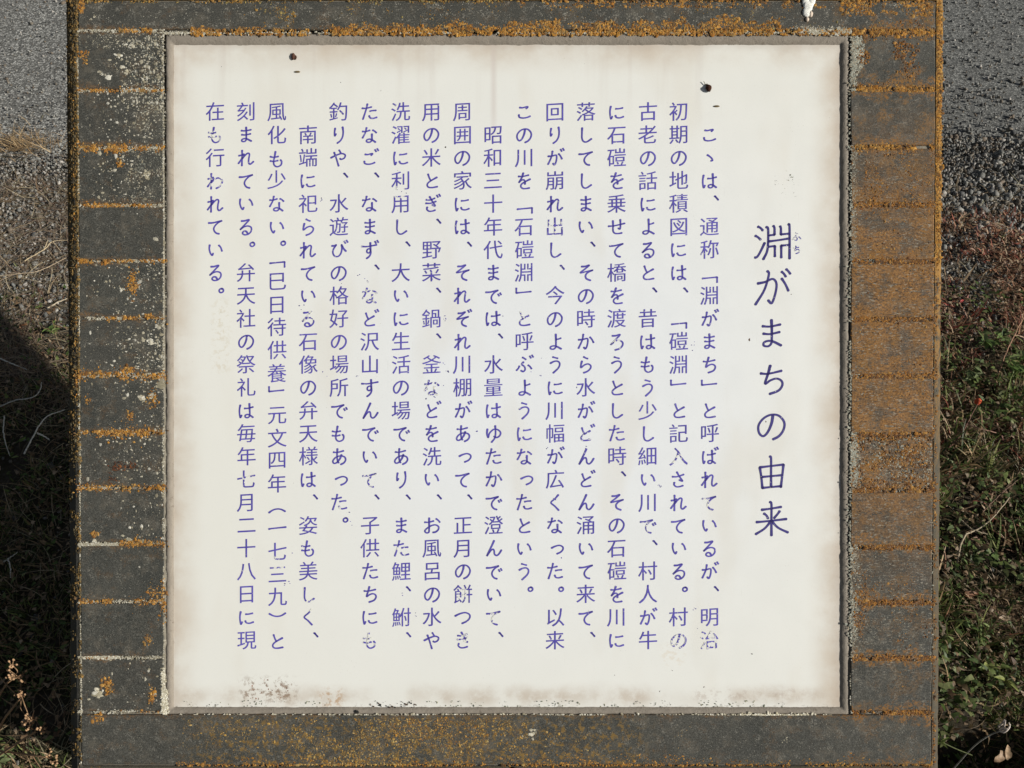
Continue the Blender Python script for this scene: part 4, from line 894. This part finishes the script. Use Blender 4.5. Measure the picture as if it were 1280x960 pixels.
blades('dry_grass', P, rng.uniform(.02, .07, len(P)), rng.uniform(.001, .0022, len(P)), (0.1, 1.0), np.array([(0.42, 0.29, 0.15), (0.34, 0.23, 0.12), (0.5, 0.38, 0.22)]), MLF)
# leafy weeds (single plants)
def leaf(acc, base, d, upv, ln, wd, col, cup=0.25):
    d = d / np.linalg.norm(d); s = np.cross(d, upv); s /= np.linalg.norm(s) + 1e-9; u = np.cross(s, d)
    t = np.linspace(0, 1, 7); prof = np.sin(np.pi * t ** 0.8) ** 0.8 * (1 - 0.1 * t)
    prof[0] = 0.08; prof[-1] = 0.02
    mid = base + d * (t * ln)[:, None] - u * ((t ** 2) * ln * 0.25)[:, None]
    e = cup * wd * prof
    Lf = mid - s * (wd * prof / 2)[:, None] + u * e[:, None]; Rt = mid + s * (wd * prof / 2)[:, None] + u * e[:, None]
    V = np.vstack([Lf, mid, Rt]); f = []
    for i in range(6): f += [(i, i + 1, 8 + i, 7 + i), (7 + i, 8 + i, 15 + i, 14 + i)]
    c = np.tile(col, (21, 1)); c[7:14] = np.array(col) * 1.35 + 0.01
    acc.add(V, np.array(f), c)
def weed(pxy, label, size, nl, cols, group='leafy weeds beside the board'):
    b = G(*pxy); b[2] = float(soil_z(b[0], b[1])) + .002
    e = empty('weed', b, label, 'weed', group)
    hs = size * 0.9
    st = Acc()
    for k in range(3):
        a = rng.uniform(0, 6.28); tip = np.array([math.cos(a) * size * .5, math.sin(a) * size * .5, hs * rng.uniform(.6, 1)])
        path = smooth_path([(0, 0, 0), tip * .5 + np.array([0, 0, size * .1]), tip], 8); tube(st, path, np.linspace(.0014, .0007, len(path)), (0.14, 0.10, 0.05), 5)
        for j in range(nl):
            lf = Acc(); t = rng.uniform(.15, 1); p = path[int(t * (len(path) - 1))]
            aa = rng.uniform(0, 6.28); d = np.array([math.cos(aa), math.sin(aa), rng.uniform(.05, .7)])
            col = np.array(cols[rng.integers(0, len(cols))]) * rng.uniform(.8, 1.25)
            leaf(lf, p, d, np.array([0.0, 0, 1]) + rng.normal(0, .25, 3), size * rng.uniform(.28, .48), size * rng.uniform(.12, .2), col)
            lf.build('leaf', MLF, e)
    st.build('stem', MTW, e)
WG = [(0.09, 0.15, 0.035), (0.13, 0.19, 0.05), (0.06, 0.10, 0.025), (0.16, 0.20, 0.07)]
WP = [(0.17, 0.21, 0.09), (0.11, 0.15, 0.05)]
for p, lb, s, n_, c in (((1232, 432), 'bright green leafy weed right of the board, below the reddish ground cover', .075, 8, WG), ((1203, 475), 'pale green weed close to the right edge tiles at mid height', .06, 7, WP), ((1268, 470), 'broad leafed green weed at the right border of the photo, middle height', .08, 8, WG),
                  ((1252, 300), 'small yellow green sprout at the gravel edge on the right', .03, 4, WG), ((1240, 845), 'yellow green leafy weed above the dark shaded corner at lower right', .06, 7, [(0.22, 0.25, 0.07), (0.14, 0.19, 0.05)]), ((1205, 700), 'low green weed beside the pale forked twig', .05, 6, WG), ((1265, 660), 'dark green weed at the right border behind the forked twig', .055, 6, WG),
                  ((70, 415), 'small green weed on the sunlit ground next to the left edge tiles', .04, 7, WG), ((48, 385), 'tiny yellow green sprout on the sunny gravel left of the board', .022, 5, WG), ((1215, 790), 'mossy green weed below the fallen brown leaves on the right', .05, 7, WG), ((10, 945), 'light green leafy weed in the lower left corner', .05, 7, WP), ((1262, 930), 'green weed behind the curled seed head at lower right', .045, 6, WG)):
    weed(p, lb, s, n_, c)

# twigs, leaves, dead stalks -------------------------------------------------
def twig(paths, label, cat='twig', name='twig', col=(0.34, 0.26, 0.17), rad=.0016):
    """paths: lists of (px, py, height)"""
    b = G(paths[0][0][0], paths[0][0][1], 0.0); b[2] = 0
    a = Acc()
    for p in paths:
        P = smooth_path([G(x, y, h) - b for x, y, h in p], 18); n = len(P)
        P = P + rng.normal(0, rad * .25, P.shape)
        tube(a, P, np.linspace(rad, rad * .5, n), np.array(col) * rng.uniform(.85, 1.15), 6)
    o = a.build(name, MTW); o.location = b; return tag(o, label, cat)
h0 = .012
twig([[(1194, 716, h0), (1204, 672, h0 + .02), (1222, 662, .03), (1240, 648, .035), (1262, 622, .04)], [(1177, 699, h0), (1192, 693, .02), (1203, 690, .03)], [(1201, 650, .02), (1216, 662, .03), (1236, 668, .03)]], 'pale forked twig lying on the grass right of the board', col=(0.40, 0.33, 0.23), rad=.0021)
twig([[(1245, 478, .02), (1258, 440, .04), (1275, 405, .06), (1290, 380, .07)]], 'thin straight stem leaning at the right border, above mid height', col=(0.34, 0.2, 0.13), rad=.0018)
twig([[(1180, 565, .01), (1200, 545, .03), (1222, 505, .06)]], 'reddish thin stem below the small red berry', col=(0.22, 0.12, 0.09), rad=.0014)
twig([[(1205, 530, .02), (1222, 535, .03), (1245, 541, .03)]], 'short pinkish twig right of the board at mid height', col=(0.45, 0.27, 0.2), rad=.0022)
twig([[(1228, 640, .02), (1250, 618, .03), (1272, 600, .03)]], 'dark brown twig running up to the right border', col=(0.17, 0.11, 0.08), rad=.0018)
twig([[(30, 326, .006), (55, 312, .012), (66, 302, .014), (84, 300, .01)], [(55, 312, .012), (60, 300, .014)], [(66, 302, .014), (76, 314, .008)]], 'forked straw coloured stalk on the gravel left of the board', col=(0.42, 0.34, 0.22), rad=.0017)
twig([[(0, 345, .006), (25, 342, .010), (50, 338, .010), (83, 322, .01)]], 'long dry stalk across the ground at the left border', col=(0.44, 0.35, 0.24), rad=.0015)
twig([[(60, 385, .008), (72, 378, .012), (84, 373, .012)]], 'short pale stick with a dark broken end next to the left tiles', col=(0.46, 0.39, 0.28), rad=.0024)
twig([[(12, 365, .006), (14, 385, .01), (19, 400, .006)]], 'short dark stalk at the edge of the shadow on the left', col=(0.16, 0.12, 0.08), rad=.0014)
twig([[(0, 448, .012), (16, 455, .02), (34, 462, .02)]], 'thin straight stalk in the upper part of the left shadow', col=(0.66, 0.64, 0.56), rad=.0017)
twig([[(30, 568, .01), (42, 545, .03), (50, 530, .035), (60, 520, .03), (82, 512, .02)], [(46, 541, .03), (56, 546, .02), (62, 550, .015)]], 'forked dry stalk in the middle of the left shadow', col=(0.66, 0.64, 0.56), rad=.0020)
twig([[(0, 508, .01), (20, 500, .02), (40, 497, .03), (50, 488, .03), (52, 478, .03)]], 'curved dry stalk in the left shadow, above the forked one', col=(0.6, 0.58, 0.52), rad=.0017)
twig([[(5, 520, .01), (5, 545, .02), (12, 570, .01)]], 'upright dry stalk at the left border inside the shadow', col=(0.6, 0.58, 0.50), rad=.0016)
twig([[(5, 702, .01), (14, 696, .02), (22, 690, .02)], [(10, 698, .015), (13, 710, .02), (13, 722, .01)]], 'small forked stalk low in the left shadow', col=(0.6, 0.58, 0.50), rad=.0016)
for k in range(26):       # thin strands in the left shade and among the grass on the right
    pass

def fallen_leaf(pxy, label, size, col, rot):
    b = G(*pxy, .02); a = Acc()
    d = np.array([math.cos(rot), math.sin(rot), .15]); leaf(a, np.zeros(3), d, np.array([0.1, -.2, 1.0]), size * .85, size * .34, np.array(col) * .8, .18)
    a.V[0] += rng.normal(0, size * .022, a.V[0].shape)
    o = a.build('fallen_leaf', MLF); o.location = b; return tag(o, label, 'leaf', 'fallen dry leaves')
fallen_leaf((1246, 777), 'large pale tan fallen leaf on the twigs at the right border', .045, (0.50, 0.36, 0.23), .25)
fallen_leaf((1243, 952), 'light brown curled fallen leaf in the lower right corner', .04, (0.45, 0.30, 0.18), .5)
fallen_leaf((1258, 950), 'light brown fallen leaf overlapping its neighbour at the right border of the lower right corner', .035, (0.48, 0.33, 0.2), 1.0)
fallen_leaf((1204, 744), 'reddish brown fallen leaf above the mossy grass on the right', .04, (0.30, 0.15, 0.08), .1)
fallen_leaf((1213, 674), 'small tan fallen leaf under the fork of the pale twig', .03, (0.38, 0.22, 0.14), .0)
fallen_leaf((1255, 440), 'yellowish withered leaf hanging among the green weeds on the right', .032, (0.46, 0.38, 0.2), 1.5)
fallen_leaf((1200, 378), 'bright red leaf on the ground right of the board', .022, (0.45, 0.06, 0.06), .6)
fallen_leaf((1186, 382), 'dark red leaf touching the right edge tiles', .018, (0.32, 0.05, 0.05), 2.2)
fallen_leaf((24, 408), 'small orange brown leaf at the border of the shadow on the left', .022, (0.35, 0.16, 0.07), .4)
a = Acc(); blob(a, (0, 0, 0), (.008, .008, .009), (0.50, 0.09, 0.04), 3); o = a.build('berry', MLI); o.location = G(1222, 502, .05); tag(o, 'small orange red berry among the weeds right of the board', 'berry')

P = ground_pts(9000, -0.1, 0.85, lambda x, y: dn(x, y, 71, .56, 13) * (x > 0), 1); P[:, 2] += .002
blades('green_grass', P, rng.uniform(.04, .10, len(P)), rng.uniform(.002, .006, len(P)), (0.7, 1.45), GRN * 1.25, MLF, bend=.9, seg=4)
P = ground_pts(3500, 0.0, 1.05, lambda x, y: dn(x, y, 81, .56, 13) * (x > 0), 1); P[:, 2] += .002
blades('reddish_groundcover', P, rng.uniform(.03, .08, len(P)), rng.uniform(.002, .005, len(P)), (0.5, 1.4), REDB * 1.5, MLF, bend=.9, seg=4)
xx = rng.uniform(.62, 1.25, 9000); yy = rng.uniform(-.45, .12, 9000); k_ = fnoise(xx * 9, yy * 9, 91) > .36; xx = xx[k_]; yy = yy[k_]
P = np.stack([xx, yy, soil_z(xx, yy) + .002], 1)
blades('green_grass', P, rng.uniform(.015, .06, len(P)), rng.uniform(.0016, .0045, len(P)), (0.4, 1.4), GRN * .9, MLF, bend=.8, seg=3)
xx = rng.uniform(-1.5, 1.5, 24000); yy = rng.uniform(-1.4, 1.3, 24000)
k_ = (np.abs(xx) < .62 + .1 * yy) | (yy < -.5); k_ &= ~((np.abs(xx) < .47) & (yy > -.34) & (yy < -.04)) & (fnoise(xx * 8, yy * 8, 101) > .38); xx = xx[k_]; yy = yy[k_]
P = np.stack([xx, yy, soil_z(xx, yy) + .002], 1)
blades('dry_grass', P, rng.uniform(.02, .07, len(P)), rng.uniform(.0015, .004, len(P)), (0.2, 1.3), np.vstack([GRN, STRAW]), MLF, bend=.8, seg=3)
# heap of small straw on the right (y 740..775)
P = np.array([G(x, y, .012) for x, y in zip(rng.uniform(1215, 1290, 260), rng.uniform(742, 785, 260))])
blades('dry_grass', P, rng.uniform(.02, .06, len(P)), rng.uniform(.001, .0025, len(P)), (0.0, 0.3), REDB[:5] * .6 + STRAW * .5, MLF)

# dead umbel stalks catching the sun at the lower left
DRY = (0.27, 0.17, 0.095)
def seed_head(parent, c, r, n, col, up_=(0, 0, 1)):
    a = Acc()
    for i in range(n):
        d = rng.normal(0, 1, 3) * np.array([1, 1, .6]) + np.array(up_) * .7; d /= np.linalg.norm(d)
        e = c + d * r * rng.uniform(.6, 1.1); tube(a, smooth_path([c, (c + e) / 2 + rng.normal(0, r * .08, 3), e], 5), [.0008, .0007, .0006, .0005, .0004][:5], np.array(col) * rng.uniform(.8, 1.4), 4)
        if rng.uniform() < .6: blob(a, e, (.0016, .0016, .0022), np.array(col) * 1.5, i, 5, 3)
    a.build('seed_head', MTW, parent)
def dead_stalk(label, main, branches, heads, rad=.0018):
    up2 = lambda q: (q[0], q[1], q[2] + .24 * min(1, q[2] / .16)) + tuple(q[3:])
    main = [up2(q) for q in main]; branches = [[up2(v) for v in q] for q in branches]; heads = [(x, y, up2((x, y, h))[2], r * .8, n) for x, y, h, r, n in heads]
    b = G(main[0][0], main[0][1], 0); b[2] = 0
    e = empty('dead_stalk', b, label, 'dead stalk', 'dead stalks with seed heads at the lower left')
    a = Acc(); p = smooth_path([G(*q) - b for q in main], 16); tube(a, p, np.linspace(rad, rad * .7, len(p)), np.array(DRY) * 1.1, 6); a.build('stem', MTW, e)
    for q in branches:
        a = Acc(); p = smooth_path([G(*v) - b for v in q], 10); tube(a, p, np.linspace(rad * .5, rad * .25, len(p)), DRY, 5); a.build('branch', MTW, e)
    for (x, y, h, r, n) in heads: seed_head(e, G(x, y, h) - b, r, n, DRY)
dead_stalk('long dead stalk slanting up from the left border to the upper brown seed head', [(-30, 925, .05), (0, 868, .18), (14, 848, .25)], [[(14, 848, .25), (25, 848, .26), (26, 868, .24)], [(-10, 835, .2), (8, 856, .24), (24, 872, .25)], [(14, 848, .25), (22, 840, .27), (16, 832, .28)]],
           [(22, 846, .27, .016, 18), (16, 831, .28, .009, 10), (24, 868, .25, .008, 8)])
dead_stalk('dead stalk rising to the middle seed head beside the left shadow', [(-10, 940, .06), (2, 905, .16), (16, 885, .22), (27, 871, .26)], [[(27, 871, .26), (31, 882, .26), (35, 892, .25)], [(26, 872, .26), (26, 885, .25), (31, 893, .24)]],
           [(40, 900, .25, .014, 20), (38, 908, .24, .008, 9), (28, 870, .26, .008, 9)])
dead_stalk('dead stalk ending in a small round seed head nearest the tiles', [(-6, 948, .10), (5, 940, .14), (28, 925, .2), (46, 914, .24)], [[(4, 940, .14), (14, 948, .16), (20, 955, .15)]], [(53, 912, .25, .009, 16), (32, 935, .2, .007, 7)])
dead_stalk('nearly horizontal dead stalk along the bottom left corner', [(-10, 938, .10), (10, 940, .14), (40, 944, .16), (66, 948, .17)], [[(40, 944, .16), (52, 962, .12)]], [(70, 951, .17, .008, 12), (62, 942, .17, .008, 8)], rad=.0015)

# curled white tipped stalk at the lower right
b = G(1185, 975, .02); e = empty('seed_stalk', (b[0], b[1], 0), 'grey seed stalk with a curled pale tip in the dark lower right corner', 'seed stalk')
b = np.array([b[0], b[1], 0]); a = Acc()
p = smooth_path([G(*q) - b for q in ((1188, 965, .02), (1215, 935, .09), (1235, 920, .13), (1250, 914, .15))], 16); tube(a, p, np.linspace(.0013, .0010, len(p)), (0.24, 0.23, 0.20), 6); a.build('stem', MTW, e)
a = Acc()
for q in ([(1250, 914, .15), (1256, 915, .155), (1262, 908, .16), (1261, 903, .165)], [(1248, 908, .15), (1253, 904, .16), (1256, 899, .165)], [(1250, 912, .15), (1255, 908, .16), (1257, 900, .165)], [(1252, 913, .15), (1257, 911, .158), (1260, 912, .16)]):
    p = smooth_path([G(*v) - b for v in q], 9); tube(a, p, [.0016] * (len(p) - 2) + [.001, .0006], (0.55, 0.48, 0.42), 5)
a.build('curled_tip', MTW, e)
b = G(1182, 930, .05); a = Acc()
for q in ((1165, 932, 1176, 928), (1176, 928, 1187, 921), (1176, 928, 1183, 932), (1170, 930, 1174, 922)):
    leaf(a, G(q[0], q[1], .3) - b, G(q[2], q[3], .31) - G(q[0], q[1], .3), np.array([0, 0, 1.0]), .014, .004, np.array((0.22, 0.28, 0.07)))
tube(a, smooth_path([G(1178, 928, .3) - b, G(1195, 936, .2) - b, G(1215, 944, .05) - b], 10), .0009, (0.12, 0.14, 0.06), 5)
o = a.build('sprout', MLF); o.location = b; tag(o, 'thin green sprout poking out beside the lower right corner of the board', 'sprout')
